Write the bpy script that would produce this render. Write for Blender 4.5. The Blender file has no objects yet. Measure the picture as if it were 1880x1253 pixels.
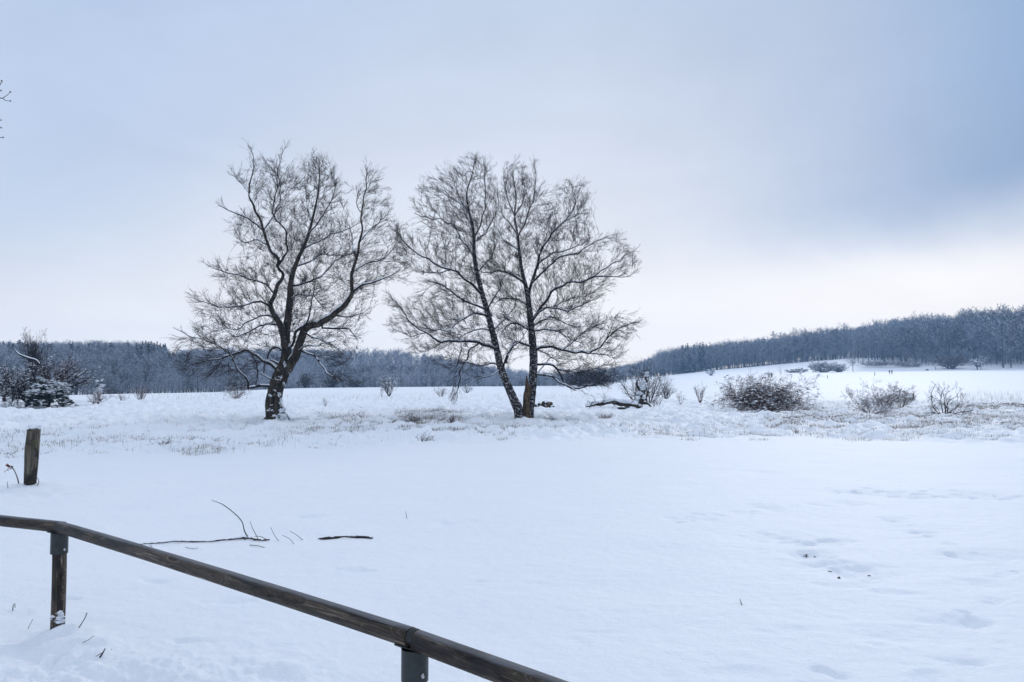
import bpy, math, random
import numpy as np
from math import radians, sin, cos, tan, pi

C = bpy.context
S = C.scene
COL = S.collection
# ------------------------------------------------------------------ camera
EYE = 1.70
PITCH = math.atan((700 - 626.5) / 1462)
cam = bpy.data.cameras.new("camera")
camo = bpy.data.objects.new("camera", cam)
COL.objects.link(camo)
camo.location = (0, 0, EYE)
camo.rotation_euler = (pi / 2 + PITCH, 0, 0)
cam.sensor_width = 36
cam.lens = 28
cam.clip_start = 0.05
cam.clip_end = 4000
S.camera = camo
S.render.resolution_x = 1024
S.render.resolution_y = 682
# ------------------------------------------------------------------ sky
SUN_EL = radians(24)
SUN_AZ = radians(24)      # to the right of straight ahead
w = bpy.data.worlds.new("World")
S.world = w
w.use_nodes = True
nt = w.node_tree
nt.nodes.clear()


class NT:
    """tiny helper to wire shader maths"""
    def __init__(s, nt):
        s.nt = nt

    def n(s, t, **kw):
        nd = s.nt.nodes.new(t)
        for k, v in kw.items():
            setattr(nd, k, v)
        return nd

    def setin(s, nd, i, v):
        if isinstance(v, bpy.types.NodeSocket):
            s.nt.links.new(v, nd.inputs[i])
        elif v is not None:
            nd.inputs[i].default_value = v

    def m(s, op, a, b=None, c=None, clamp=False):
        nd = s.n('ShaderNodeMath', operation=op, use_clamp=clamp)
        s.setin(nd, 0, a)
        s.setin(nd, 1, b)
        s.setin(nd, 2, c)
        return nd.outputs[0]

    def ss(s, v, a, b, lo=0., hi=1.):
        nd = s.n('ShaderNodeMapRange', interpolation_type='SMOOTHSTEP')
        s.setin(nd, 0, v)
        s.setin(nd, 1, a)
        s.setin(nd, 2, b)
        s.setin(nd, 3, lo)
        s.setin(nd, 4, hi)
        return nd.outputs[0]

    def mix(s, f, a, b, mode='MIX'):
        nd = s.n('ShaderNodeMix', data_type='RGBA', blend_type=mode)
        s.setin(nd, 0, f)
        s.setin(nd, 6, a)
        s.setin(nd, 7, b)
        return nd.outputs[2]

    def noise(s, vec, scale, detail=4, rough=.5, dist=0.):
        nd = s.n('ShaderNodeTexNoise')
        s.setin(nd, 'Vector', vec)
        nd.inputs['Scale'].default_value = scale
        nd.inputs['Detail'].default_value = detail
        nd.inputs['Roughness'].default_value = rough
        nd.inputs['Distortion'].default_value = dist
        return nd.outputs[0]

    def mapping(s, vec, scale=(1, 1, 1), rot=(0, 0, 0), loc=(0, 0, 0)):
        nd = s.n('ShaderNodeMapping')
        s.setin(nd, 0, vec)
        nd.inputs[1].default_value = loc
        nd.inputs[2].default_value = rot
        nd.inputs[3].default_value = scale
        return nd.outputs[0]

    def ramp(s, v, stops):
        nd = s.n('ShaderNodeValToRGB')
        s.setin(nd, 0, v)
        els = nd.color_ramp.elements
        while len(els) < len(stops):
            els.new(0.5)
        for e, (p, c) in zip(els, stops):
            e.position = p
            e.color = (*c, 1) if len(c) == 3 else c
        return nd.outputs[0]


def lin(r, g, b):
    f = lambda v: (v / 255 / 12.92) if v < 10.3 else ((v / 255 + .055) / 1.055) ** 2.4
    return (f(r), f(g), f(b))


N = NT(nt)
geo = N.n('ShaderNodeTexCoord').outputs['Generated']
sep = N.n('ShaderNodeSeparateXYZ')
nt.links.new(geo, sep.inputs[0])
dx, dy, dz = sep.outputs
hyp = N.m('SQRT', N.m('ADD', N.m('MULTIPLY', dx, dx), N.m('MULTIPLY', dy, dy)))
el = N.m('DIVIDE', dz, N.m('MAXIMUM', hyp, .02))                    # tan of elevation
az = N.m('DIVIDE', dx, N.m('MAXIMUM', dy, .25))                     # tan of azimuth in front
az = N.m('MINIMUM', N.m('MAXIMUM', az, -1.2), 1.2)
wn = N.noise(N.mapping(geo, (1, 1, 1.6)), 2.1, 5, .55, .3)
wn2 = N.noise(N.mapping(geo, (1, 1, 2.4), loc=(3, 1, 7)), 1.15, 3, .5, .6)
elw = N.m('ADD', el, N.m('MULTIPLY', N.m('SUBTRACT', wn, .5), .07))
base = N.ramp(N.m('MULTIPLY', elw, .5), [
    (0.0, (1.12, 1.09, 1.08)), (0.035, (1.02, 1.0, 1.01)), (0.09, lin(236, 240, 248)),
    (0.16, lin(215, 224, 241)), (0.24, lin(200, 215, 237)),
    (0.30, lin(198, 214, 236)), (0.50, (.84, .92, 1.07)), (1.0, (.99, 1.06, 1.19))])
# left side: slightly bluer veil, a soft diagonal streak
lv = N.m('MULTIPLY', N.ss(az, -.30, -.66), N.ss(el, .02, .22))
base = N.mix(N.m('MULTIPLY', lv, .6), base, (*lin(188, 208, 235), 1))
dg = N.m('ADD', N.m('MULTIPLY', az, .9), N.m('MULTIPLY', el, -.55))
dg = N.m('ADD', dg, N.m('MULTIPLY', N.m('SUBTRACT', wn2, .5), .35))
st = N.m('MULTIPLY', N.ss(dg, -.82, -.62), N.ss(dg, -.36, -.56))
base = N.mix(N.m('MULTIPLY', N.m('MULTIPLY', st, N.ss(el, .08, .3)), .35), base, (*lin(176, 197, 231), 1))
# heavy cloud on the right, its lower edge rising to the right
edge = N.m('ADD', el, N.m('MULTIPLY', az, -.06))
edge = N.m('ADD', edge, N.m('MULTIPLY', N.m('SUBTRACT', wn2, .5), .10))
edge = N.m('ADD', edge, N.m('MULTIPLY', N.m('SUBTRACT', wn, .5), .09))
dk = N.m('MULTIPLY', N.ss(edge, .070, .185), N.ss(N.m('ADD', az, N.m('MULTIPLY', N.m('SUBTRACT', wn, .5), .25)), .03, .68))
dk = N.m('MULTIPLY', dk, N.ss(el, .9, .5))
dkc = N.mix(N.ss(edge, .10, .40), (*lin(118, 154, 198), 1), (*lin(124, 162, 206), 1))
base = N.mix(N.m('MULTIPLY', dk, .92), base, dkc)
# bright strip low on the right
bs = N.m('MULTIPLY', N.m('MULTIPLY', N.ss(edge, .125, .04), N.ss(az, .0, .45)), N.ss(el, -.02, .04))
base = N.mix(N.m('MULTIPLY', bs, .85), base, (1.06, 1.02, .99, 1))
# gentle cloud texture
wn3 = N.noise(N.mapping(geo, (1, 1, 2.2), loc=(9, 4, 2)), 4.2, 6, .6, .4)
tx = N.m('ADD', .80, N.m('ADD', N.m('MULTIPLY', wn2, .20), N.m('MULTIPLY', wn3, .20)))
base = N.mix(1., base, tx, 'MULTIPLY')
sky = N.n('ShaderNodeTexSky', sky_type='NISHITA')
sky.sun_disc = False
sky.sun_elevation = SUN_EL
sky.sun_rotation = SUN_AZ
SK = .10
skyb = N.mix(.94, sky.outputs[0], N.mix(1., base, (1 / SK, 1 / SK, 1 / SK, 1), 'MULTIPLY'))
for l in list(nt.links):
    pass
mulN = nt.nodes
bg = N.n('ShaderNodeBackground')
bg.inputs[1].default_value = SK
nt.links.new(skyb, bg.inputs[0])
out = N.n('ShaderNodeOutputWorld')
nt.links.new(bg.outputs[0], out.inputs[0])
for nd in nt.nodes:
    if nd.type == 'MIX':
        nd.clamp_factor = True
        nd.clamp_result = False
# ------------------------------------------------------------------ sun
sl = bpy.data.lights.new("sun", 'SUN')
sl.energy = .75
sl.angle = radians(14)
sl.color = (1, .95, .9)
so = bpy.data.objects.new("sun", sl)
COL.objects.link(so)
sd = (sin(SUN_AZ) * cos(SUN_EL), cos(SUN_AZ) * cos(SUN_EL), sin(SUN_EL))
import mathutils
so.rotation_euler = mathutils.Vector(sd).to_track_quat('Z', 'Y').to_euler()
so.location = (20, 40, 60)
S.view_settings.view_transform = 'Standard'
S.view_settings.look = 'None'
S.view_settings.exposure = 0
S.view_settings.gamma = 1
S.render.engine = 'CYCLES'
S.cycles.volume_bounces = 1
HAZE_D = 0.00036
HAZE_C = (.40, .66, 1.0)

# ------------------------------------------------------------------ maths helpers
FP = 1462.0


def ray(px, py):
    u = (px - 940) / FP
    v = (626.5 - py) / FP
    return np.array([u, cos(PITCH) - v * sin(PITCH), sin(PITCH) + v * cos(PITCH)])


def pix(px, py, Y):
    """the point of the place seen at a photograph pixel, Y metres ahead"""
    r = ray(px, py)
    return np.array([0, 0, EYE]) + r * (Y / r[1])


def sstep(t):
    t = np.clip(t, 0, 1)
    return t * t * (3 - 2 * t)


def _h(ix, iy, iz):
    n = (ix * 374761393 + iy * 668265263 + iz * 1274126177) & 0xFFFFFFFF
    n = ((n ^ (n >> 13)) * 1103515245) & 0xFFFFFFFF
    n = ((n ^ (n >> 16)) * 2246822519) & 0xFFFFFFFF
    return ((n ^ (n >> 15)) & 0xFFFFFF) / float(0xFFFFFF)


def vn2(x, y, seed=0):
    xi = np.floor(x).astype(np.int64)
    yi = np.floor(y).astype(np.int64)
    fx = x - xi
    fy = y - yi
    fx = fx * fx * (3 - 2 * fx)
    fy = fy * fy * (3 - 2 * fy)
    z = seed
    a = _h(xi, yi, z)
    b = _h(xi + 1, yi, z)
    c = _h(xi, yi + 1, z)
    d = _h(xi + 1, yi + 1, z)
    return (a * (1 - fx) + b * fx) * (1 - fy) + (c * (1 - fx) + d * fx) * fy - .5


def vn3(p, s, seed=0):
    q = np.asarray(p) * s
    i = np.floor(q).astype(np.int64)
    f = q - i
    f = f * f * (3 - 2 * f)
    r = 0
    for a in (0, 1):
        for b in (0, 1):
            for c in (0, 1):
                wt = (f[:, 0] if a else 1 - f[:, 0]) * (f[:, 1] if b else 1 - f[:, 1]) * (f[:, 2] if c else 1 - f[:, 2])
                r = r + wt * _h(i[:, 0] + a, i[:, 1] + b, i[:, 2] + c + seed * 57)
    return r - .5


def fbm2(x, y, s, o, seed=0, g=.5):
    r = 0
    a = 1
    for k in range(o):
        r = r + a * vn2(x * s + 17.3 * k, y * s - 9.1 * k, seed + k * 7)
        a *= g
        s *= 2.03
    return r


def unit(v):
    return v / np.maximum(np.linalg.norm(v, axis=-1, keepdims=True), 1e-9)


# ------------------------------------------------------------------ terrain height
def terrain_macro(x, y):
    d = np.hypot(x, y)
    X = 940 + FP * np.where(y > .3, x / np.maximum(y, .3), np.sign(x) * 2)
    X = np.clip(X, -1800, 3700)
    z = np.zeros_like(d)
    # the left field ends in a faint crest and the ground dips before the wood
    dc = np.interp(X, [-800, 0, 400, 560, 1000, 1100], [85, 100, 128, 200, 270, 300])
    wl = np.interp(X, [1000, 1140], [1, 0])
    z += wl * (-2.2 * sstep((d - dc) / 50))
    Hl = np.interp(X, [-600, 0, 300, 350, 400, 700, 800, 900, 1000, 1100], [18, 16, 16, 11, 13, 14, 10, 4, -1, -1])
    z += wl * Hl * np.clip((d - dc - 90) / (470 - dc - 90), 0, 1.3)
    # the right field rises to the wood
    B = np.interp(X, [1000, 1100, 1240, 1320, 1440, 1880, 3000], [0, .6, 4.4, 5.6, 6.8, 7.6, 8])
    Cc = np.interp(X, [1000, 1100, 1240, 1320, 1440, 1560, 1880, 3000], [0, 1.0, 6.0, 9.0, 12.6, 15.8, 16, 16])
    wr = np.interp(X, [1000, 1100], [0, 1])
    z += wr * (B * np.clip((d - 75) / 395, 0, 1) ** 1.25)
    z += wr * (Cc - B) * sstep((d - 452) / 85)
    E = np.interp(X, [1240, 1440, 1600, 1880, 3000], [0, 4, 8, 15, 18])
    z += wr * E * sstep((d - 535) / 110)
    return z


# px, py, radius across, radius deep, height (negative = hollow)
DENTS = [
    (1240, 952, .20, .22, -.05), (1258, 956, .14, .12, -.04), (1392, 931, .22, .25, -.05), (1420, 937, .2, .2, -.04),
    (1520, 930, .3, .2, -.05), (1545, 925, .3, .25, -.06), (1575, 929, .3, .2, -.05), (1530, 905, .5, .3, -.05),
    (1590, 906, .35, .3, -.07), (1660, 912, .5, .4, -.06), (1720, 914, .8, .3, -.05), (1790, 911, .6, .4, -.07), (1850, 916, .6, .3, -.06),
    (1640, 957, .15, .2, -.05), (1684, 979, .2, .15, -.04), (1410, 985, .7, .35, -.055), (1480, 996, .6, .25, -.05),
    (1530, 994, .4, .2, -.03), (1486, 1020, .28, .25, -.09), (1500, 1036, .2, .12, -.05), (1560, 1050, .45, .35, -.10),
    (1760, 1018, .22, .2, -.04), (1820, 1022, .6, .25, -.06), (1790, 1070, .25, .2, -.035), (1830, 1057, .2, .1, -.03),
    (1535, 1080, .25, .15, -.03), (1640, 1095, .3, .15, -.03), (1790, 1145, .20, .16, -.055), (1800, 1140, .1, .1, -.05),
    (1640, 1170, .45, .2, -.04), (1710, 1138, .25, .15, -.035), (1770, 1213, .18, .10, -.05), (1606, 1187, .14, .1, -.035),
    (1535, 1233, .15, .08, -.05), (1490, 1247, .1, .05, -.04), (1450, 1163, .25, .1, -.03), (1345, 1235, .25, .08, -.025),
    (1700, 1245, .15, .08, -.05), (880, 1068, .12, .06, -.02), (650, 1050, .2, .08, -.03), (1100, 1160, .2, .06, -.02),
    (1400, 870, .5, .4, -.05), (1200, 1005, .3, .2, -.025), (820, 960, .3, .25, -.03), (560, 950, .3, .2, -.03),
    (300, 1000, .25, .2, -.03), (420, 1110, .2, .1, -.03), (290, 1070, .22, .1, -.03), (360, 1180, .2, .07, -.03),
    (60, 903, .95, .9, .13), (10, 925, .8, .8, .05), (-60, 935, .9, .9, .05),
    (112, 1170, .20, .18, .10), (150, 1185, .25, .2, .05), (70, 1190, .12, .3, -.05), (92, 1222, .16, .10, -.07), (40, 1190, .35, .12, .04),
    (112, 1208, .06, .05, -.05), (20, 1215, .6, .14, -.045), (60, 1245, .5, .08, -.02), (185, 1212, .09, .10, .055), (150, 1222, .15, .06, -.03),
    (130, 1100, .10, .05, -.03), (30, 1130, .12, .1, -.02), (205, 1205, .06, .05, .03),
    (508, 786, .9, 1.6, .10), (540, 778, .8, 1.2, .08), (955, 778, 1.2, 1.6, .10), (1010, 790, 2.4, .9, -.10), (620, 796, 3.0, .8, -.10), (430, 785, 2.2, .6, -.08)]
_DP = []
for (a, b, rx, ry, hh) in DENTS:
    r = ray(a, b)
    t = EYE / -r[2]
    _DP.append((r[0] * t, r[1] * t, rx, ry, hh))
_rd = np.random.default_rng(12)
for (xa, ya, xb, yb_, n_, sp_) in ((1500, 903, 1900, 914, 34, 4), (1380, 985, 1560, 998, 14, 4), (1230, 950, 1400, 935, 8, 6), (1470, 1015, 1600, 1060, 16, 10), (1640, 955, 1760, 1010, 7, 6),
                                   (1760, 1130, 1880, 1060, 4, 8)):
    for i in range(n_):
        t_ = (i + _rd.random()) / n_
        r = ray(xa + (xb - xa) * t_, ya + (yb_ - ya) * t_ + _rd.normal() * sp_)
        t = EYE / -r[2]
        q_ = .05 + .05 * _rd.random()
        _DP.append((r[0] * t, r[1] * t, q_ * 1.3, q_, -.02 - .03 * _rd.random()))
DE = np.array(_DP)


def tuftmask(x, y):
    """where the meadow is rough (1) or a smooth snow sheet (0)"""
    yy = np.maximum(y, .5)
    X = 940 + FP * x / yy
    P = 700 + EYE * FP / yy
    lim = np.interp(X, [-400, 0, 150, 300, 700, 1200, 1500, 1880, 2300], [860, 850, 842, 836, 824, 800, 800, 818, 835])
    lim = lim + 9 * vn2(x * .35, y * .2, 91)
    m = sstep((lim - P) / 10 + .5) * (y > 1)
    far = sstep((P - 733) / 5)
    return m * (.25 + .75 * far)


def terrain(x, y, detail=True):
    x = np.asarray(x, float)
    y = np.asarray(y, float)
    z = terrain_macro(x, y)
    d = np.hypot(x, y)
    z = z + .10 * fbm2(x, y, .07, 2, 3) * sstep((d - 6) / 20) + .035 * fbm2(x, y, .45, 3, 5) * np.clip(1.2 - d / 80, 0, 1)
    if detail:
        near = d < 110
        if np.any(near):
            xn = x[near]
            yn = y[near]
            tm = tuftmask(xn, yn)
            add = tm * (.30 * np.maximum(fbm2(xn, yn, 1.6, 3, 11, .6), -.10) + .16 * fbm2(xn, yn, .5, 2, 23))
            add = add + .022 * fbm2(xn * .6 + yn * .2, yn * 1.1 - xn * .25, 1.7, 4, 31)
            add = add + .007 * fbm2(xn, yn, 11, 3, 37) * np.clip(1.4 - d[near] / 14, 0, 1)
            # trampled, crusty corner at the lower left
            tr = np.exp(-(((xn + 2.3) / 1.1) ** 2 + ((yn - 4.15) / .75) ** 2) * .9)
            add = add + tr * (.15 * fbm2(xn, yn, 4.5, 4, 41, .6))
            zz = z[near] + add
            wx_ = vn2(xn * 5, yn * 5, 201) + .6 * vn2(xn * 13, yn * 13, 203)
            wy_ = vn2(xn * 5, yn * 5, 205) + .6 * vn2(xn * 13, yn * 13, 207)
            for (cx, cy, rx, ry, hh) in DE:
                e = ((xn - cx + .12 * (wx_ if rx < .9 else 0)) / (rx * .8)) ** 2 + ((yn - cy + .12 * (wy_ if rx < .9 else 0)) / (ry * .8)) ** 2
                k = e < 9
                if np.any(k):
                    ek = e[k]
                    wob = 1 + .5 * vn2(xn[k] * 7, yn[k] * 7, 77)
                    prof = np.exp(-ek * 1.3 * wob)
                    if hh < 0 and rx < .6:
                        prof = prof - .12 * np.exp(-((np.sqrt(ek) - 1.5) ** 2) * 5)
                    zz[k] += hh * prof * (.62 if hh < 0 and cx > 0 else 1.)
            z = z.copy()
            z[near] = zz
    return z


def gz(x, y):
    return float(terrain(np.array([x]), np.array([y]))[0])


def ground(px, py):
    """the point of the ground seen at a photograph pixel"""
    r = ray(px, py)
    Y = 60.0 if r[2] >= -1e-3 else EYE / -r[2] * r[1]
    lo, hi = 1.0, 900.0
    ys = np.geomspace(1.5, 1200, 1500)
    pts = np.array([0, 0, EYE]) + r[None, :] * (ys / r[1])[:, None]
    dzv = pts[:, 2] - terrain(pts[:, 0], pts[:, 1], False)
    nearp = pts[:, 1] < 16
    dzv[nearp] = pts[nearp, 2] - terrain(pts[nearp, 0], pts[nearp, 1])
    k = np.where(dzv <= 0)[0]
    if len(k) == 0:
        j = int(np.argmin(np.where(ys < 700, np.abs(dzv), 1e9)))
        p = pts[j]
    else:
        j = k[0]
        a, b = pts[max(j - 1, 0)], pts[j]
        fa, fb = dzv[max(j - 1, 0)], dzv[j]
        t = fa / (fa - fb) if fa != fb else 0
        p = a + (b - a) * t
    p = p.copy()
    p[2] = gz(p[0], p[1])
    return p


# ------------------------------------------------------------------ object helpers
def tag(o, label=None, cat=None, group=None, kind=None):
    if label:
        o['label'] = label
    if cat:
        o['category'] = cat
    if group:
        o['group'] = group
    if kind:
        o['kind'] = kind
    return o


def empty(name, loc, label, cat, group=None, rz=0):
    o = bpy.data.objects.new(name, None)
    COL.objects.link(o)
    o.location = loc
    o.rotation_euler = (0, 0, rz)
    o.empty_display_size = .2
    return tag(o, label, cat, group)


def mk(name, blocks, mats, parent=None, smooth=True):
    """blocks: list of (verts, faces as (n,3) or (n,4) array, material index)"""
    blocks = [b for b in blocks if len(b[0]) and len(b[1])]
    V = np.concatenate([b[0] for b in blocks])
    off = 0
    loops = []
    starts = []
    mi = []
    ls = 0
    for v, f, m in blocks:
        f = np.asarray(f) + off
        k = f.shape[1]
        loops.append(f.ravel())
        starts.append(ls + np.arange(len(f)) * k)
        mi.append(np.full(len(f), m))
        ls += f.size
        off += len(v)
    loops = np.concatenate(loops)
    starts = np.concatenate(starts)
    mi = np.concatenate(mi)
    me = bpy.data.meshes.new(name)
    me.vertices.add(len(V))
    me.vertices.foreach_set('co', V.astype(np.float32).ravel())
    me.loops.add(len(loops))
    me.loops.foreach_set('vertex_index', loops.astype(np.int32))
    me.polygons.add(len(starts))
    me.polygons.foreach_set('loop_start', starts.astype(np.int32))
    me.polygons.foreach_set('material_index', mi.astype(np.int32))
    me.polygons.foreach_set('use_smooth', np.full(len(starts), smooth))
    me.update(calc_edges=True)
    me.validate()
    for m in mats:
        me.materials.append(m)
    o = bpy.data.objects.new(name, me)
    COL.objects.link(o)
    if parent is not None:
        o.parent = parent
        if name in ('snow_cap', 'snow_patch', 'crown', 'foliage', 'blade', 'root', 'splinter'):
            o['kind'] = 'stuff'
    return o


REF = unit(np.array([0.06, 1.0, 0.11]))


def frames(T):
    a = unit(np.cross(T, REF))
    b = unit(np.cross(T, a))
    return a, b


def tubes(P0, P1, R0, R1, k=3, T0=None, T1=None, bump=0., bs=6., mi=0):
    """open tubes for many segments at once -> one block"""
    P0 = np.asarray(P0, float)
    P1 = np.asarray(P1, float)
    if len(P0) == 0:
        return (np.zeros((0, 3)), np.zeros((0, 4), int), mi)
    D = unit(P1 - P0)
    T0 = D if T0 is None else unit(T0)
    T1 = D if T1 is None else unit(T1)
    ang = np.arange(k) * 2 * pi / k
    ca, sa = np.cos(ang), np.sin(ang)
    rings = []
    for P, R, T in ((P0, R0, T0), (P1, R1, T1)):
        a, b = frames(T)
        ring = P[:, None, :] + np.asarray(R)[:, None, None] * (a[:, None, :] * ca[None, :, None] + b[:, None, :] * sa[None, :, None])
        if bump > 0:
            q = ring.reshape(-1, 3)
            nz = vn3(q, bs, 5) + .5 * vn3(q, bs * 2.3, 9)
            ring = P[:, None, :] + (ring - P[:, None, :]) * (1 + bump * nz.reshape(len(P), k))[:, :, None]
        rings.append(ring)
    V = np.stack(rings, 1).reshape(-1, 3)            # n,2,k
    n = len(P0)
    b0 = (np.arange(n) * 2 * k)[:, None]
    j = np.arange(k)[None, :]
    j2 = (np.arange(k)[None, :] + 1) % k
    F = np.stack([b0 + j, b0 + j2, b0 + k + j2, b0 + k + j], -1).reshape(-1, 4)
    return (V, F, mi)


def slivers(P0, P1, W, rng, mi=0):
    """one narrow tapering blade per segment"""
    n = len(P0)
    if n == 0:
        return (np.zeros((0, 3)), np.zeros((0, 3), int), mi)
    D = P1 - P0
    s = unit(np.cross(D, rng.normal(size=(n, 3)))) * np.asarray(W).reshape(-1, 1) * .5
    V = np.stack([P0 - s, P0 + s, P1], 1).reshape(-1, 3)
    F = np.arange(n * 3).reshape(-1, 3)
    return (V, F, mi)


def blobs(P, RX, RZ, rng, mi=0):
    """many small lumpy snow caps (flattened, 3 rings of 6)"""
    n = len(P)
    if n == 0:
        return (np.zeros((0, 3)), np.zeros((0, 3), int), mi)
    k = 6
    ang = np.arange(k) * 2 * pi / k
    V = []
    for rr, zz in ((.6, -.5), (1., 0.), (.65, .62)):
        r = rr * RX[:, None] * (1 + .35 * (rng.random((n, k)) - .5) * 2)
        ph = ang[None, :] + rng.random((n, 1)) * 6
        V.append(np.stack([P[:, 0:1] + r * np.cos(ph) * 1.25, P[:, 1:2] + r * np.sin(ph), P[:, 2:3] + zz * RZ[:, None] * np.ones((1, k))], -1))
    top = P.copy()
    top[:, 2] += RZ
    bot = P.copy()
    bot[:, 2] -= RZ * .6
    V = np.concatenate([np.concatenate(V, 1), top[:, None], bot[:, None]], 1)    # n,20,3
    f = []
    for r in range(2):
        for j in range(k):
            a, b = r * k + j, r * k + (j + 1) % k
            f += [(a, b, b + k), (a, b + k, a + k)]
    for j in range(k):
        f.append((2 * k + j, 2 * k + (j + 1) % k, 18))
        f.append((j, 19, (j + 1) % k))
    f = np.array(f)
    F = (np.arange(n) * 20)[:, None, None] + f[None]
    return (V.reshape(-1, 3), F.reshape(-1, 3), mi)


# ------------------------------------------------------------------ materials
def newmat(name):
    m = bpy.data.materials.new(name)
    m.use_nodes = True
    t = m.node_tree
    t.nodes.clear()
    K = NT(t)
    b = K.n('ShaderNodeBsdfPrincipled')
    o = K.n('ShaderNodeOutputMaterial')
    t.links.new(b.outputs[0], o.inputs[0])
    return m, K, b


def bump(K, b, h, strength=.3, dist=.02):
    nd = K.n('ShaderNodeBump')
    nd.inputs['Strength'].default_value = strength
    nd.inputs['Distance'].default_value = dist
    K.nt.links.new(h, nd.inputs['Height'])
    K.nt.links.new(nd.outputs[0], b.inputs['Normal'])


def mat_snow(name='snow', near=True):
    m, K, b = newmat(name)
    co = K.n('ShaderNodeTexCoord').outputs['Object']
    n1 = K.noise(co, .9, 3, .5)
    c = K.mix(n1, (.86, .895, .95, 1), (.91, .935, .965, 1))
    K.nt.links.new(c, b.inputs['Base Color'])
    b.inputs['Roughness'].default_value = .62
    b.inputs['Specular IOR Level'].default_value = .25
    if near:
        f1 = K.noise(K.mapping(co, (1, 1.7, 1), rot=(0, 0, .35)), 5.0, 5, .6)
        f2 = K.noise(co, 60, 3, .7)
        h = K.m('ADD', K.m('MULTIPLY', f1, 1.0), K.m('MULTIPLY', f2, .42))
        bump(K, b, h, .8, .026)
    return m


def snow_mix(K, base, amount, scale, lee=.0, soft=6., seedloc=(0, 0, 0), up=.9):
    g = K.n('ShaderNodeNewGeometry')
    s = K.n('ShaderNodeSeparateXYZ')
    K.nt.links.new(g.outputs['Normal'], s.inputs[0])
    co = K.n('ShaderNodeTexCoord').outputs['Object']
    nn = K.noise(K.mapping(co, loc=seedloc), scale, 4, .6)
    v = K.m('ADD', K.m('MULTIPLY', s.outputs[2], up), K.m('MULTIPLY', s.outputs[0], lee))
    v = K.m('ADD', v, K.m('MULTIPLY', K.m('SUBTRACT', nn, .5), 2.2))
    v = K.m('SUBTRACT', v, amount)
    v = K.m('MULTIPLY', v, soft, clamp=True)
    return K.mix(v, base, (.86, .89, .95, 1)), v


def mat_bark(name, c1, c2, patch=None, snow=.75, lee=.0, nscale=9., sscale=5.):
    m, K, b = newmat(name)
    co = K.n('ShaderNodeTexCoord').outputs['Object']
    n1 = K.noise(K.mapping(co, (1, 1, .35)), nscale, 5, .65)
    c = K.mix(K.ss(n1, .35, .65), (*c1, 1), (*c2, 1))
    if patch is not None:
        n2 = K.noise(K.mapping(co, (1, 1, 1.6), loc=(4, 2, 9)), nscale * .8, 4, .7)
        c = K.mix(K.ss(n2, patch[0], patch[0] + .05), c, (*patch[1], 1))
    h = K.noise(K.mapping(co, (1.5, 1.5, .3)), nscale * 2.2, 4, .7)
    if snow is not None:
        c, v = snow_mix(K, c, snow, sscale, lee)
    K.nt.links.new(c, b.inputs['Base Color'])
    b.inputs['Roughness'].default_value = .9
    b.inputs['Specular IOR Level'].default_value = .2
    bump(K, b, h, .9, .03)
    return m


def mat_plain(name, c, rough=.8, metal=0., var=.25, scale=8., snow=None, ss=3.):
    m, K, b = newmat(name)
    co = K.n('ShaderNodeTexCoord').outputs['Object']
    n1 = K.noise(co, scale, 4, .6)
    lo = tuple(v * (1 - var) for v in c)
    hi = tuple(min(v * (1 + var), 1) for v in c)
    cc = K.mix(n1, (*lo, 1), (*hi, 1))
    if snow is not None:
        cc, _ = snow_mix(K, cc, snow, ss)
    K.nt.links.new(cc, b.inputs['Base Color'])
    b.inputs['Roughness'].default_value = rough
    b.inputs['Metallic'].default_value = metal
    return m


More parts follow.
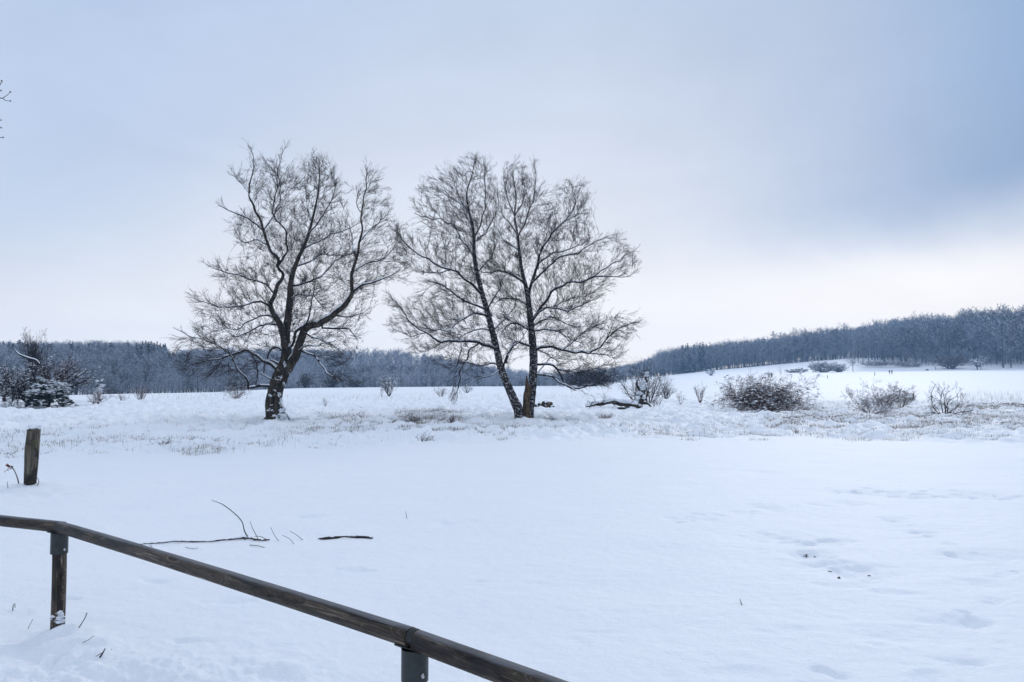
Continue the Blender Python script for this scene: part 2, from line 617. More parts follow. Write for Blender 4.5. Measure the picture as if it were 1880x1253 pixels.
def mat_rail(name, tone=1., stain=None):
    """weathered round timber, grain along local X"""
    m, K, b = newmat(name)
    co = K.n('ShaderNodeTexCoord').outputs['Object']
    kn = K.n('ShaderNodeTexVoronoi')
    K.setin(kn, 'Vector', K.mapping(co, (1.6, 6, 6)))
    kn.inputs['Scale'].default_value = 2.1
    kd = kn.outputs['Distance']
    warp = K.m('MULTIPLY', K.ss(kd, .42, .0), .25)
    cx = K.n('ShaderNodeCombineXYZ')
    K.nt.links.new(warp, cx.inputs[1])
    K.nt.links.new(warp, cx.inputs[2])
    ad = K.n('ShaderNodeVectorMath', operation='ADD')
    K.nt.links.new(co, ad.inputs[0])
    K.nt.links.new(cx.outputs[0], ad.inputs[1])
    gr = K.noise(K.mapping(ad.outputs[0], (2.2, 46, 46)), 1.0, 5, .62, .6)
    gf = K.noise(K.mapping(ad.outputs[0], (9, 170, 170)), 1.0, 3, .6)
    blot = K.noise(K.mapping(co, (3.5, 12, 12)), 1.0, 4, .6)
    fine = K.noise(co, 45, 3, .7)
    c = K.ramp(gr, [(.32, (.008 * tone, .006 * tone, .005 * tone)), (.46, (.060 * tone, .044 * tone, .033 * tone)),
                    (.58, (.135 * tone, .105 * tone, .080 * tone)), (.72, (.46 * tone, .38 * tone, .30 * tone))])
    big = K.noise(K.mapping(co, (1.5, 8, 8), loc=(2, 5, 3)), 1.0, 3, .5)
    c = K.mix(K.m('MULTIPLY', K.ss(big, .46, .60), .8), c, (.024, .018, .015, 1))
    c = K.mix(K.m('MULTIPLY', K.ss(gf, .45, .62), .5), c, (.018, .014, .012, 1))
    c = K.mix(K.m('MULTIPLY', K.ss(blot, .52, .64), .85), c, (.016, .014, .015, 1))
    gn = K.noise(K.mapping(co, (1.3, 5, 5), loc=(7, 3, 1)), 1.6, 3, .6)
    c = K.mix(K.m('MULTIPLY', K.ss(gn, .60, .70), .45), c, (.055, .062, .018, 1))
    c = K.mix(K.ss(kd, .085, .05), c, (.008, .006, .006, 1))
    ck = K.noise(K.mapping(co, (.9, 22, 22), loc=(1, 8, 4)), 1.0, 2, .5)
    ckl = K.m('ABSOLUTE', K.m('SUBTRACT', ck, .5))
    c = K.mix(K.m('MULTIPLY', K.ss(ckl, .012, .003), .9), c, (.006, .005, .005, 1))
    c = K.mix(K.m('MULTIPLY', K.ss(fine, .62, .72), .3), c, (.22, .20, .18, 1))
    if stain:
        s = K.n('ShaderNodeSeparateXYZ')
        K.nt.links.new(co, s.inputs[0])
        f = K.m('MULTIPLY', K.ss(s.outputs[0], stain[0], stain[1]), K.ss(fine, .45, .55))
        c = K.mix(f, c, (.16, .055, .02, 1))
        sn = K.noise(co, 26, 3, .6)
        pl = K.m('MULTIPLY', K.ss(s.outputs[0], stain[2], stain[3]), K.ss(K.m('ADD', sn, K.ss(s.outputs[0], stain[2], stain[4], 0, .22)), .60, .64))
        c = K.mix(pl, c, (.86, .89, .95, 1))
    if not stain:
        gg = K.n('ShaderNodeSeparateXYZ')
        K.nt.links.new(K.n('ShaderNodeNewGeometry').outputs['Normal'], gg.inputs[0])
        lit_top = K.m('MULTIPLY', K.ss(K.m('ADD', gg.outputs[2], K.m('MULTIPLY', K.m('SUBTRACT', blot, .5), .35)), .76, .96), .7)  # paler grey on up-facing wood: the sky-lit top band painted into the colour
        c = K.mix(lit_top, c, K.mix(gf, (.10, .105, .12, 1), (.26, .27, .30, 1)))
    K.nt.links.new(c, b.inputs['Base Color'])
    b.inputs['Roughness'].default_value = .5
    b.inputs['Specular IOR Level'].default_value = .2
    bump(K, b, K.m('ADD', gr, K.m('MULTIPLY', gf, .6)), 1.0, .009)
    return m


M = {}
M['snow'] = mat_snow()
M['snow_cap'] = mat_snow('snow_cap', False)
M['bark_old'] = mat_bark('old_bark', (.012, .010, .009), (.075, .060, .045), (.62, (.22, .21, .19)), .80, .62, 7., 3.2)
M['bark_birch'] = mat_bark('birch_bark', (.014, .012, .012), (.050, .044, .040), (.545, (.42, .42, .44)), .88, .45, 11., 5.5)
M['limb'] = mat_bark('limb_bark', (.012, .010, .011), (.040, .032, .030), (.68, (.16, .16, .16)), .95, .05, 9., 4.)
M['twig'] = mat_plain('twig_bark', (.030, .022, .024), .85, 0, .4, 3.)
M['twig_r'] = mat_plain('reddish_twig', (.080, .034, .024), .85, 0, .4, 3.)
M['twig_y'] = mat_plain('yellow_brown_twig', (.10, .075, .035), .85, 0, .4, 3.)
M['straw'] = mat_plain('dry_straw', (.23, .175, .12), .8, 0, .3, 2.)
M['straw_d'] = mat_plain('dark_dead_grass', (.070, .045, .035), .8, 0, .4, 2.)
M['farbark'] = mat_plain('wood_bark', (.045, .040, .038), .9, 0, .35, .4)
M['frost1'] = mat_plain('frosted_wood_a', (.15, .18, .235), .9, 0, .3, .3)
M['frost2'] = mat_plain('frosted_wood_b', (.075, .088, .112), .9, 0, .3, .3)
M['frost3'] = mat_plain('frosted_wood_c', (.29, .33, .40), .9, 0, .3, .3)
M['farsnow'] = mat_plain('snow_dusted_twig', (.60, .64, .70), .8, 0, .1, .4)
M['conifer'] = mat_plain('needle', (.022, .034, .026), .85, 0, .4, .6)
M['rotten'] = mat_bark('rotten_wood', (.035, .022, .014), (.14, .095, .055), (.64, (.02, .018, .012)), .95, -.1, 10., 4.)
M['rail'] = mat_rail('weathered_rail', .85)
M['post'] = mat_rail('weathered_post', 1.15, (-.30, -.42, -.36, -.52, -.66))
M['metal'] = mat_plain('dull_painted_metal', (.032, .038, .040), .38, .5, .6, 22.)
M['bolt'] = mat_plain('zinc_bolt', (.5, .5, .52), .35, .9, .1, 40.)
M['black'] = mat_plain('black_gap_shade', (.008, .008, .009), .6, 0, .2, 20.)  # flat black for the shade in the joint between two rails
M['coat'] = mat_plain('dark_coat', (.02, .022, .03), .8, 0, .2, 5.)
M['hip'] = mat_plain('rose_hip', (.22, .015, .015), .5, 0, .2, 20.)
M['redbark'] = mat_plain('red_brown_scrub', (.085, .045, .040), .9, 0, .4, .5)

# ------------------------------------------------------------------ ground sheet
FINE = radians(42)
th = np.concatenate([np.linspace(-pi, -FINE, 60, endpoint=False), np.linspace(-FINE, FINE, 1150), np.linspace(FINE, pi, 61)[1:-1]])
rr = np.concatenate([[.02, .3, .7, 1.1, 1.5, 1.9, 2.2], np.geomspace(2.4, 120, 1150), np.geomspace(120, 1000, 190)[1:]])
TH, RR = np.meshgrid(th, rr)
gx = (RR * np.sin(TH)).ravel()
gy = (RR * np.cos(TH)).ravel()
gzv = terrain(gx, gy)
na, nr = len(th), len(rr)
ia = np.arange(na)[None, :]
ir = np.arange(nr - 1)[:, None]
ja = (ia + 1) % na
F = np.stack([ir * na + ia, ir * na + ja, (ir + 1) * na + ja, (ir + 1) * na + ia], -1).reshape(-1, 4)[:, ::-1]
tag(mk('ground', [(np.stack([gx, gy, gzv], -1), F, 0)], [M['snow']]), kind='structure')


# ------------------------------------------------------------------ growing branches
def grow(rng, P, D, L, R, levels):
    """levels: dicts seg, wob, up, n (children per branch), ang, lr, rr, t0.  returns list per level of (P0,P1,R0,R1)"""
    out = []
    P = np.asarray(P, float)
    D = unit(np.asarray(D, float))
    L = np.asarray(L, float)
    R = np.asarray(R, float)
    for li, lv in enumerate(levels):
        s = lv['seg']
        n = len(P)
        pts = [P]
        dirs = [D]
        cur = P
        d = D
        for i in range(s):
            d = unit(d + rng.normal(size=(n, 3)) * lv['wob'] + np.array([0, 0, lv.get('up', 0.)]))
            cur = cur + d * (L / s)[:, None]
            pts.append(cur)
            dirs.append(d)
        A = np.stack(pts, 1)
        Dd = np.stack(dirs, 1)
        tp = lv.get('tip', .3)
        rad = R[:, None] * (1 - (1 - tp) * np.linspace(0, 1, s + 1)[None, :])
        out.append((A[:, :-1].reshape(-1, 3), A[:, 1:].reshape(-1, 3), rad[:, :-1].ravel(), rad[:, 1:].ravel()))
        if li + 1 < len(levels):
            nx = levels[li + 1]
            k = nx['n']
            idx = np.repeat(np.arange(n), k)
            t = nx.get('t0', .25) + (1 - nx.get('t0', .25)) * rng.random(len(idx)) ** nx.get('tp', .8)
            f = t * s
            i0 = np.minimum(f.astype(int), s - 1)
            fr = (f - i0)[:, None]
            P2 = A[idx, i0] * (1 - fr) + A[idx, i0 + 1] * fr
            dd = Dd[idx, i0 + 1]
            per = unit(np.cross(dd, rng.normal(size=(len(idx), 3))))
            a = nx['ang'] * (.6 + .8 * rng.random(len(idx)))[:, None]
            D2 = dd * np.cos(a) + per * np.sin(a)
            L2 = L[idx] * nx['lr'] * (.55 + .9 * rng.random(len(idx))) * (1.15 - .55 * t * nx.get('sh', 1.))
            R2 = R[idx] * (1 - (1 - tp) * t) * nx['rr']
            P, D, L, R = P2, D2, L2, R2
    return out


def snowcaps(P0, P1, R0, R1, rng, frac=.5, gain=1.0, add=.004, mi=0, k=4, maxz=.8):
    """rounded ridges of snow lying along the upper side of branches"""
    D = unit(P1 - P0)
    ok = (np.abs(D[:, 2]) < maxz) & (rng.random(len(P0)) < frac)
    P0, P1, R0, R1 = P0[ok], P1[ok], R0[ok], R1[ok]
    up = np.array([0, 0, 1.])
    h0 = (R0 * .75)[:, None] * up
    h1 = (R1 * .75)[:, None] * up
    return tubes(P0 + h0, P1 + h1, R0 * .8 * gain + add, R1 * .8 * gain + add, k, mi=mi)


# ------------------------------------------------------------------ big traced trees
def catmull(pts, step):
    """pts rows: x,y,z,r -> resampled"""
    p = np.asarray(pts, float)
    if len(p) == 2:
        n = max(2, int(np.linalg.norm(p[1, :3] - p[0, :3]) / step) + 1)
        t = np.linspace(0, 1, n)[:, None]
        return p[0] * (1 - t) + p[1] * t
    q = np.vstack([2 * p[0] - p[1], p, 2 * p[-1] - p[-2]])
    o = []
    for i in range(1, len(q) - 2):
        n = max(1, int(np.linalg.norm(q[i + 1, :3] - q[i, :3]) / step))
        for j in range(n):
            t = j / n
            a, b, c, d = q[i - 1], q[i], q[i + 1], q[i + 2]
            o.append(.5 * ((2 * b) + (-a + c) * t + (2 * a - 5 * b + 4 * c - d) * t * t + (-a + 3 * b - 3 * c + d) * t ** 3))
    o.append(p[-1])
    return np.array(o)


def inpoly(x, z, poly):
    ins = np.zeros(len(x), bool)
    n = len(poly)
    for i in range(n):
        x1, z1 = poly[i]
        x2, z2 = poly[(i + 1) % n]
        c = ((z1 > z) != (z2 > z)) & (x < (x2 - x1) * (z - z1) / (z2 - z1 + 1e-12) + x1)
        ins ^= c
    return ins


def polydist(x, z, poly):
    d = np.full(len(x), 1e9)
    n = len(poly)
    P = np.stack([x, z], -1)
    for i in range(n):
        a = np.array(poly[i])
        b = np.array(poly[(i + 1) % n])
        ab = b - a
        t = np.clip(((P - a) @ ab) / (ab @ ab), 0, 1)
        d = np.minimum(d, np.linalg.norm(P - a - t[:, None] * ab, axis=1))
    return d


def big_tree(name, label, group, px0, py0, Y0, zoom, limbs, poly, seed, trunk_mat, natt, depth=2.4, step=.14,
             kill=.34, infl=1.6, tip=.0056, twigL=.42, ntw=2, mpp_r=1., barkbump=.10, droop=0., snowgain=1., limbpart=.018, sparse=None):
    """zoom=(ox,oy,scale): traced coordinates -> photograph pixels -> the vertical plane Y0 metres ahead"""
    rng = np.random.default_rng(seed)
    ox, oy, sc = zoom
    P2 = lambda X, Yv: pix(ox + X / sc, oy + Yv / sc, Y0)
    mpp = Y0 / FP / sc * mpp_r
    base = pix(px0, py0, Y0)
    bz = gz(base[0], Y0)
    shift = np.array([0, 0, bz - base[2]])
    root = empty(name, (base[0], Y0, bz), label, 'tree', group)
    B = np.array([base[0], Y0, bz])
    pos = []
    par = []
    rad = []
    lid = []
    for li, lb in enumerate(limbs):
        pts = [(a, b, c) for a, b, c in lb]
        w3 = [P2(a, b) + shift * 0 for a, b, c in pts]
        rr_ = [c * mpp * .5 * (1. if c > 20 or li == 0 else .84) for a, b, c in pts]
        length = sum(np.linalg.norm(w3[i + 1] - w3[i]) for i in range(len(w3) - 1))
        if li == 0:
            y0 = 0.
            pidx = -1
            tgt = 0.
        else:
            A = np.array(pos)
            dd = (A[:, 0] - w3[0][0]) ** 2 + (A[:, 2] - w3[0][2]) ** 2
            pidx = int(np.argmin(dd))
            y0 = A[pidx, 1] - Y0
            # spread limbs in depth: the shorter looking ones lean most towards or away from the viewer
            tgt = rng.choice([-1, 1]) * (.25 + .5 * rng.random()) * min(length, depth * 1.3)
        arr = []
        acc = 0
        for i, (w_, r_) in enumerate(zip(w3, rr_)):
            if i:
                acc += np.linalg.norm(w3[i] - w3[i - 1])
            t = acc / max(length, 1e-6)
            q = w_.copy()
            yo = y0 + (tgt if li else 0) * t ** .9
            q[1] = Y0 + yo
            arr.append((*q, r_))
        if li == 0:
            arr[0] = (arr[0][0], arr[0][1], bz - .15, arr[0][3])
        else:
            arr[0] = (*pos[pidx], min(arr[0][3], rad[pidx] * .95))
        cs = catmull(arr, step)
        if li:
            wv = np.stack([vn3(cs[:, :3], 1.3, 3 + li % 5), vn3(cs[:, :3], 1.3, 13), vn3(cs[:, :3], 1.3, 23)], -1)
            wv2 = np.stack([vn3(cs[:, :3], 3.3, 33), vn3(cs[:, :3], 3.3, 43), vn3(cs[:, :3], 3.3, 53)], -1)
            env = np.minimum(1, np.arange(len(cs)) / 6.)[:, None]
            cs[:, :3] += (wv * .20 + wv2 * .15) * env
        prev = pidx
        s0 = 1 if li else 0
        for row in cs[s0:]:
            pos.append(row[:3])
            par.append(prev)
            rad.append(max(row[3], tip))
            lid.append(li)
            prev = len(pos) - 1
    nsk = len(pos)
    # attractors in the crown
    pw = [tuple(P2(a, b)[[0, 2]]) for a, b in poly]
    pa = np.array(pw)
    lo, hi = pa.min(0), pa.max(0)
    n_try = natt * 6
    x = lo[0] + (hi[0] - lo[0]) * rng.random(n_try)
    z = lo[1] + (hi[1] - lo[1]) * rng.random(n_try)
    ok = inpoly(x, z, pw)
    x, z = x[ok], z[ok]
    d = polydist(x, z, pw)
    ok = d > .22 + .35 * vn2(x * 1.6, z * 1.6, 15)
    x, z, d = x[ok], z[ok], d[ok]
    yr = np.minimum(depth, .5 + 1.15 * d)
    y = Y0 + (rng.random(len(x)) * 2 - 1) * yr
    A = np.stack([x, y, z], -1)
    # clumpy density
    den = .50 + 1.5 * vn3(A, .8, 61) + 1.1 * vn3(A, 1.9, 67)
    if sparse:
        for (sx, sy, sr, f) in sparse:
            q = P2(sx, sy)
            den = den * (1 - (1 - f) * np.exp(-((x - q[0]) ** 2 + (z - q[2]) ** 2) / (sr * mpp) ** 2))
    # weights so that thin parts (shallow depth) are not over dense
    keep = rng.random(len(A)) < np.clip(den, .05, 1) * np.clip(yr / depth + .25, 0, 1)
    A = A[keep][:natt]
    pos = np.array(pos)
    par = list(par)
    rad = list(rad)
    # space colonisation
    okr = np.arange(nsk)
    kids = {}
    dist = np.full(len(A), 1e9)
    near = np.zeros(len(A), int)

    def upd(idx, pts):
        nonlocal dist, near
        for c in range(0, len(idx), 400):
            q = pts[c:c + 400]
            D2 = ((A[:, None, :] - q[None, :, :]) ** 2).sum(-1)
            j = D2.argmin(1)
            m = D2[np.arange(len(A)), j]
            b = m < dist
            dist[b] = m[b]
            near[b] = idx[c:c + 400][j[b]]
    skip = np.array([(lid[i] == 0 and pos[i][2] < bz + 1.2) for i in range(nsk)])
    use = okr[~skip]
    upd(use, pos[use])
    plist = [p for p in pos]
    for it in range(130):
        act = dist < infl ** 2
        if it < 25:
            act = dist < (infl * 2.2) ** 2
        if not act.any():
            break
        dirs = unit(A[act] - np.array(plist)[near[act]])
        nn = near[act]
        u_, inv = np.unique(nn, return_inverse=True)
        acc = np.zeros((len(u_), 3))
        np.add.at(acc, inv, dirs)
        pb = np.array(plist)[u_]
        pr = np.array([par[i] for i in u_])
        pd = unit(pb - np.array(plist)[np.maximum(pr, 0)])
        outw = unit(pb - np.array([B[0], B[1], bz + (hi[1] - bz) * .3]))
        nd = unit(unit(acc) + 1.2 * pd + .35 * outw + rng.normal(size=acc.shape) * .14 + np.array([0, 0, .04]))
        newp = pb + nd * step
        # drop near duplicates of existing children
        newi = []
        for i in range(len(u_)):
            kids[u_[i]] = kids.get(u_[i], 0) + 1
            if kids[u_[i]] > 3:
                continue
            plist.append(newp[i])
            par.append(int(u_[i]))
            rad.append(0.)
            newi.append(len(plist) - 1)
        if not newi:
            break
        newi = np.array(newi)
        upd(newi, np.array([plist[q] for q in newi]))
        alive = dist > kill ** 2
        A = A[alive]
        dist = dist[alive]
        near = near[alive]
        if len(A) == 0:
            break
    pos = np.array(plist)
    par = np.array(par)
    n = len(pos)
    # pipe model radii
    ar = np.zeros(n)
    main = np.full(n, -1)
    best = np.zeros(n)
    ex = 1.95
    for i in range(n - 1, -1, -1):
        if ar[i] == 0:
            ar[i] = tip ** ex
        p = par[i]
        if p >= 0:
            ar[p] += ar[i]
            if ar[i] > best[p]:
                best[p] = ar[i]
                main[p] = i
    for i in range(nsk):       # on traced limbs the limb itself carries on
        p = par[i]
        if p >= 0 and lid[p] == lid[i]:
            main[p] = i
    R = ar ** (1 / ex)
    rsk = np.array(rad[:nsk])
    R[:nsk] = rsk
    for i in range(nsk, n):
        R[i] = min(R[i], R[par[i]] * .85 + .0005)
    pc = np.maximum(par, 0)
    D = unit(pos - pos[pc])
    D[par < 0] = (0, 0, 1)
    T = D.copy()
    hm = main >= 0
    T[hm] = unit(D[hm] + D[main[hm]])
    seg = np.arange(n)[par >= 0]
    ismain = main[par[seg]] == seg
    lid = np.array(lid)
    T0 = np.where(ismain[:, None], T[par[seg]], D[seg])
    R0 = np.where(ismain, R[par[seg]], np.minimum(R[par[seg]], R[seg] * 1.25))
    P0 = pos[par[seg]] - B
    P1 = pos[seg] - B
    T1 = T[seg]
    R1 = R[seg]
    sk = seg < nsk
    # trunk part
    tr = sk & (np.where(sk, lid[np.minimum(seg, nsk - 1)], -1) == 0)
    o = mk('trunk', [tubes(P0[tr], P1[tr], R0[tr], R1[tr], 18, T0[tr], T1[tr], barkbump * 1.6, 5.)], [trunk_mat], root)
    crown_blocks = []
    caps = []
    for li in range(1, len(limbs)):
        m_ = sk & (np.where(sk, lid[np.minimum(seg, nsk - 1)], -1) == li)
        if not m_.any():
            continue
        rm = R0[m_].max()
        kk = 10 if rm > .05 else 6
        blk = tubes(P0[m_], P1[m_], R0[m_], R1[m_], kk, T0[m_], T1[m_], barkbump, 7.)
        if rm > limbpart:
            mk('limb', [blk], [trunk_mat if rm > .1 else M['limb']], root)
        else:
            crown_blocks.append((blk[0], blk[1], 1))
    m_ = ~sk
    thick = m_ & (R1 > .011)
    thin = m_ & ~thick
    crown_blocks.append(tubes(P0[thick], P1[thick], R0[thick], R1[thick], 5, T0[thick], T1[thick], mi=1))
    crown_blocks.append(tubes(P0[thin], P1[thin], R0[thin], R1[thin], 3, T0[thin], T1[thin], mi=0))
    # fine twigs: straight shoots fanning outwards, each with finer side shoots
    cand = np.where((R < .022) & (np.arange(n) > 0))[0]
    cand = np.repeat(cand, ntw)
    cand = cand[rng.random(len(cand)) < .55]
    out_ = unit(pos[cand] - np.array([B[0], B[1], B[2] + (hi[1] - bz) * .30]))
    per = unit(np.cross(T[cand], rng.normal(size=(len(cand), 3))))
    dr = unit(T[cand] * .8 + per * .50 + out_ * .55 + np.array([0, 0, .16 - droop]))
    LL = twigL * (.45 + 1.25 * rng.random(len(cand)) ** 1.5)
    tipp = pos[cand] + dr * LL[:, None]
    okk = inpoly(tipp[:, 0], tipp[:, 2], pw) | (polydist(tipp[:, 0], tipp[:, 2], pw) < .30 * rng.random(len(cand)))
    cand, dr, LL = cand[okk], dr[okk], LL[okk]
    tw = grow(rng, pos[cand] - B, dr, LL, np.full(len(cand), tip * 1.0),
              [dict(seg=4, wob=.055, up=.015 - droop * .5, tip=.5),
               dict(seg=2, wob=.07, up=.0 - droop * .5, n=5, ang=.48, lr=.52, rr=.85, t0=.12, tip=.6),
               dict(seg=1, wob=.07, up=-droop, n=2, ang=.5, lr=.55, rr=.85, t0=.2, tip=.6)])
    for q in tw:
        crown_blocks.append(tubes(*q, 3, mi=0))
    mk('crown', crown_blocks, [M['twig'], M['limb']], root)
    # lying snow
    s1 = ~tr
    big = s1 & (R1 > .02) & sk
    P0b, P1b = P0[big], P1[big]
    nn_ = vn3((P0b + P1b) / 2 + B, 1.6, 71)
    sel = nn_ > -.22
    caps.append(snowcaps(P0b[sel], P1b[sel], R0[big][sel], R1[big][sel], rng, .95, snowgain * .88, .005, k=8, maxz=.88))
    md = s1 & (R1 > .007) & ~big
    nn_ = vn3((P0[md] + P1[md]) / 2 + B, .9, 73)
    sel = nn_ > -.04
    caps.append(snowcaps(P0[md][sel], P1[md][sel], R0[md][sel], R1[md][sel], rng, .8, snowgain * .75, .002, k=4, maxz=.75))
    mk('snow_cap', caps, [M['snow_cap']], root)
    print(name, 'nodes', n, 'twigs', len(cand))
    return root, B


LEFT_LIMBS = [
    # trunk and the main leader (x, y, width) traced
    [(474, 1192, 100), (462, 1150, 84), (456, 1100, 70), (468, 1040, 64), (490, 985, 66), (506, 930, 46), (511, 880, 42), (505, 820, 40),
     (518, 740, 32), (527, 650, 28), (532, 575, 22), (560, 490, 17), (600, 400, 13), (625, 310, 10), (648, 200, 7), (655, 110, 4), (655, 60, 2)],
    [(492, 1000, 44), (530, 955, 42), (562, 905, 38), (583, 835, 34), (602, 796, 32), (660, 770, 28), (720, 738, 25), (790, 693, 22), (816, 630, 19), (830, 540, 15), (853, 460, 12), (865, 360, 9), (880, 250, 6), (893, 150, 3)],
    [(505, 830, 34), (486, 775, 28), (462, 715, 22), (478, 640, 20), (505, 595, 18), (522, 565, 16), (502, 510, 16), (470, 440, 15), (443, 350, 13), (415, 280, 11), (396, 210, 8), (425, 130, 4), (420, 60, 2)],
    [(480, 975, 24), (440, 948, 20), (390, 913, 16), (340, 890, 14), (280, 893, 11), (220, 912, 9), (150, 930, 5), (80, 938, 3)],
    [(455, 1030, 16), (410, 1036, 13), (372, 1046, 12), (372, 1020, 10), (352, 960, 7), (330, 905, 5), (300, 880, 3)],
    [(345, 892, 8), (355, 950, 7), (350, 1000, 5), (335, 1040, 3)],
    [(250, 903, 7), (200, 862, 5), (130, 830, 4), (60, 800, 2)],
    [(220, 912, 6), (160, 960, 4), (120, 1010, 2)],
    [(492, 790, 12), (460, 772, 11), (420, 770, 9), (370, 778, 8), (310, 800, 6), (250, 815, 4), (190, 790, 2)],
    [(470, 730, 12), (440, 690, 11), (400, 684, 9), (350, 690, 7), (300, 708, 6), (230, 700, 4), (150, 670, 2)],
    [(480, 770, 10), (440, 738, 9), (385, 735, 7), (330, 755, 6), (270, 790, 4), (210, 770, 2)],
    [(480, 640, 9), (430, 603, 8), (370, 583, 6), (300, 562, 4), (240, 535, 2)],
    [(532, 610, 11), (590, 590, 9), (640, 550, 8), (690, 500, 6), (740, 460, 4), (775, 425, 2)],
    [(552, 520, 9), (600, 500, 8), (640, 470, 6), (700, 470, 4), (750, 450, 2)],
    [(585, 440, 9), (640, 400, 7), (700, 350, 5), (755, 320, 3)],
    [(510, 525, 13), (552, 470, 10), (540, 400, 8), (510, 340, 7), (520, 250, 5), (550, 170, 3), (575, 100, 2)],
    [(445, 385, 9), (390, 340, 7), (330, 320, 5), (285, 300, 2)],
    [(400, 230, 7), (350, 180, 5), (290, 130, 2)],
    [(612, 380, 8), (680, 300, 6), (735, 220, 4), (730, 125, 2)],
    [(625, 320, 8), (582, 250, 6), (560, 150, 3)],
    [(450, 380, 9), (490, 300, 7), (495, 200, 4), (480, 100, 2)],
    [(470, 450, 8), (410, 420, 6), (340, 420, 4), (300, 400, 2)],
    [(822, 640, 12), (870, 612, 10), (930, 598, 8), (980, 575, 5), (1030, 545, 2)],
    [(835, 560, 8), (885, 512, 6), (945, 480, 4), (985, 440, 2)],
    [(855, 430, 8), (900, 370, 5), (950, 320, 2)],
    [(845, 510, 8), (818, 430, 6), (795, 350, 3)],
    [(866, 360, 6), (840, 280, 4), (815, 190, 2)],
    [(690, 770, 11), (680, 790, 10), (740, 792, 8), (785, 795, 6), (815, 825, 4)],
    [(592, 880, 11), (640, 910, 9), (680, 945, 8), (715, 985, 5), (765, 1012, 3)],
    [(508, 885, 14), (545, 860, 14), (575, 805, 14), (620, 770, 9), (650, 700, 6), (660, 640, 3)],
    [(530, 660, 8), (590, 645, 7), (650, 660, 5), (700, 715, 3)],
    [(484, 950, 12), (440, 925, 9), (400, 925, 6)],
    [(496, 900, 14), (470, 870, 12), (440, 880, 9), (410, 930, 5), (390, 980, 3)],
    [(565, 890, 9), (620, 868, 7), (690, 870, 5), (760, 860, 3)],
    [(600, 800, 9), (640, 830, 8), (700, 850, 6), (780, 900, 3)],
    [(735, 735, 8), (790, 740, 6), (850, 720, 3)],
    [(470, 1000, 12), (445, 1010, 9), (400, 985, 5), (380, 960, 3)],
]
LEFT_POLY = [(420, 30), (500, 60), (520, 130), (545, 110), (600, 60), (650, 45), (720, 90), (765, 150), (785, 230), (775, 300), (740, 345), (800, 400), (815, 330),
             (795, 230), (805, 160), (880, 105), (930, 120), (965, 170), (970, 260), (975, 330), (1010, 380), (1050, 450), (1075, 540), (1050, 600),
             (980, 620), (900, 650), (850, 700), (870, 720), (860, 780), (810, 840), (790, 900), (800, 1010), (740, 1015), (680, 960), (620, 930), (560, 940), (430, 960),
             (430, 1020), (390, 1030), (360, 1075), (300, 1060), (230, 1075), (170, 1010), (100, 1010), (20, 950), (25, 870), (60, 800), (140, 770), (105, 650), (170, 625), (230, 650),
             (215, 570), (250, 500), (320, 480), (285, 420), (255, 320), (290, 280), (340, 300), (310, 220), (265, 130), (340, 100)]
R1_LIMBS = [
    [(632, 1178, 52), (618, 1140, 44), (600, 1100, 38), (565, 1020, 33), (540, 950, 31), (525, 880, 29), (505, 800, 26), (485, 720, 25), (462, 640, 22), (442, 560, 20), (428, 480, 17), (425, 400, 14), (420, 340, 12), (402, 270, 10), (395, 200, 7), (415, 130, 5), (430, 60, 2)],
    [(524, 875, 16), (490, 865, 15), (450, 855, 14), (380, 848, 12), (300, 850, 10), (230, 822, 8), (180, 780, 6), (130, 710, 4), (70, 645, 2)],
    [(450, 857, 8), (400, 900, 7), (360, 970, 6), (347, 1050, 5), (340, 1110, 2)],
    [(372, 852, 7), (372, 900, 5), (350, 960, 3)],
    [(486, 735, 11), (430, 733, 10), (380, 760, 8), (320, 800, 6), (270, 805, 4), (200, 800, 2)],
    [(474, 705, 11), (410, 680, 9), (360, 650, 8), (310, 612, 6), (240, 590, 3)],
    [(456, 640, 13), (400, 590, 11), (330, 553, 9), (260, 520, 8), (190, 480, 6), (140, 440, 4), (92, 375, 2)],
    [(427, 475, 10), (380, 410, 8), (330, 330, 7), (270, 300, 5), (205, 285, 4), (150, 262, 2)],
    [(420, 360, 9), (380, 260, 7), (330, 200, 5), (262, 150, 2)],
    [(404, 285, 7), (360, 210, 5), (335, 120, 2)],
    [(425, 410, 9), (470, 360, 7), (510, 290, 6), (525, 200, 4), (515, 120, 2)],
    [(430, 400, 8), (452, 330, 7), (480, 230, 5), (470, 120, 2)],
    [(440, 540, 8), (490, 480, 6), (525, 415, 3)],
    [(548, 975, 10), (560, 920, 9), (575, 895, 9), (600, 865, 8), (630, 840, 4), (650, 800, 2)],
    [(505, 805, 9), (545, 760, 7), (590, 700, 5), (610, 650, 2)],
    [(480, 700, 8), (530, 640, 6), (560, 570, 3)],
    [(538, 950, 9), (500, 935, 8), (440, 940, 6), (380, 935, 5), (325, 950, 2)],
    [(505, 800, 8), (440, 790, 6), (380, 810, 4), (330, 840, 2)],
    [(545, 960, 7), (500, 990, 5), (450, 1000, 3)],
    [(300, 850, 5), (240, 880, 4), (190, 900, 2)],
    [(330, 553, 6), (270, 560, 4), (200, 540, 2)],
    [(230, 822, 5), (160, 830, 3), (100, 800, 2)],
]
R1_POLY = [(430, 35), (490, 60), (530, 120), (560, 250), (550, 400), (580, 560), (600, 700), (640, 800), (620, 900), (580, 960), (545, 940), (500, 1010), (440, 1010), (400, 1010),
           (360, 1120), (320, 1110), (330, 1010), (290, 960), (200, 930), (120, 870), (60, 780), (35, 680), (60, 625), (140, 670), (190, 640), (130, 600), (70, 480), (75, 365), (150, 345), (210, 380), (200, 300), (145, 255), (185, 185), (250, 115), (330, 65)]
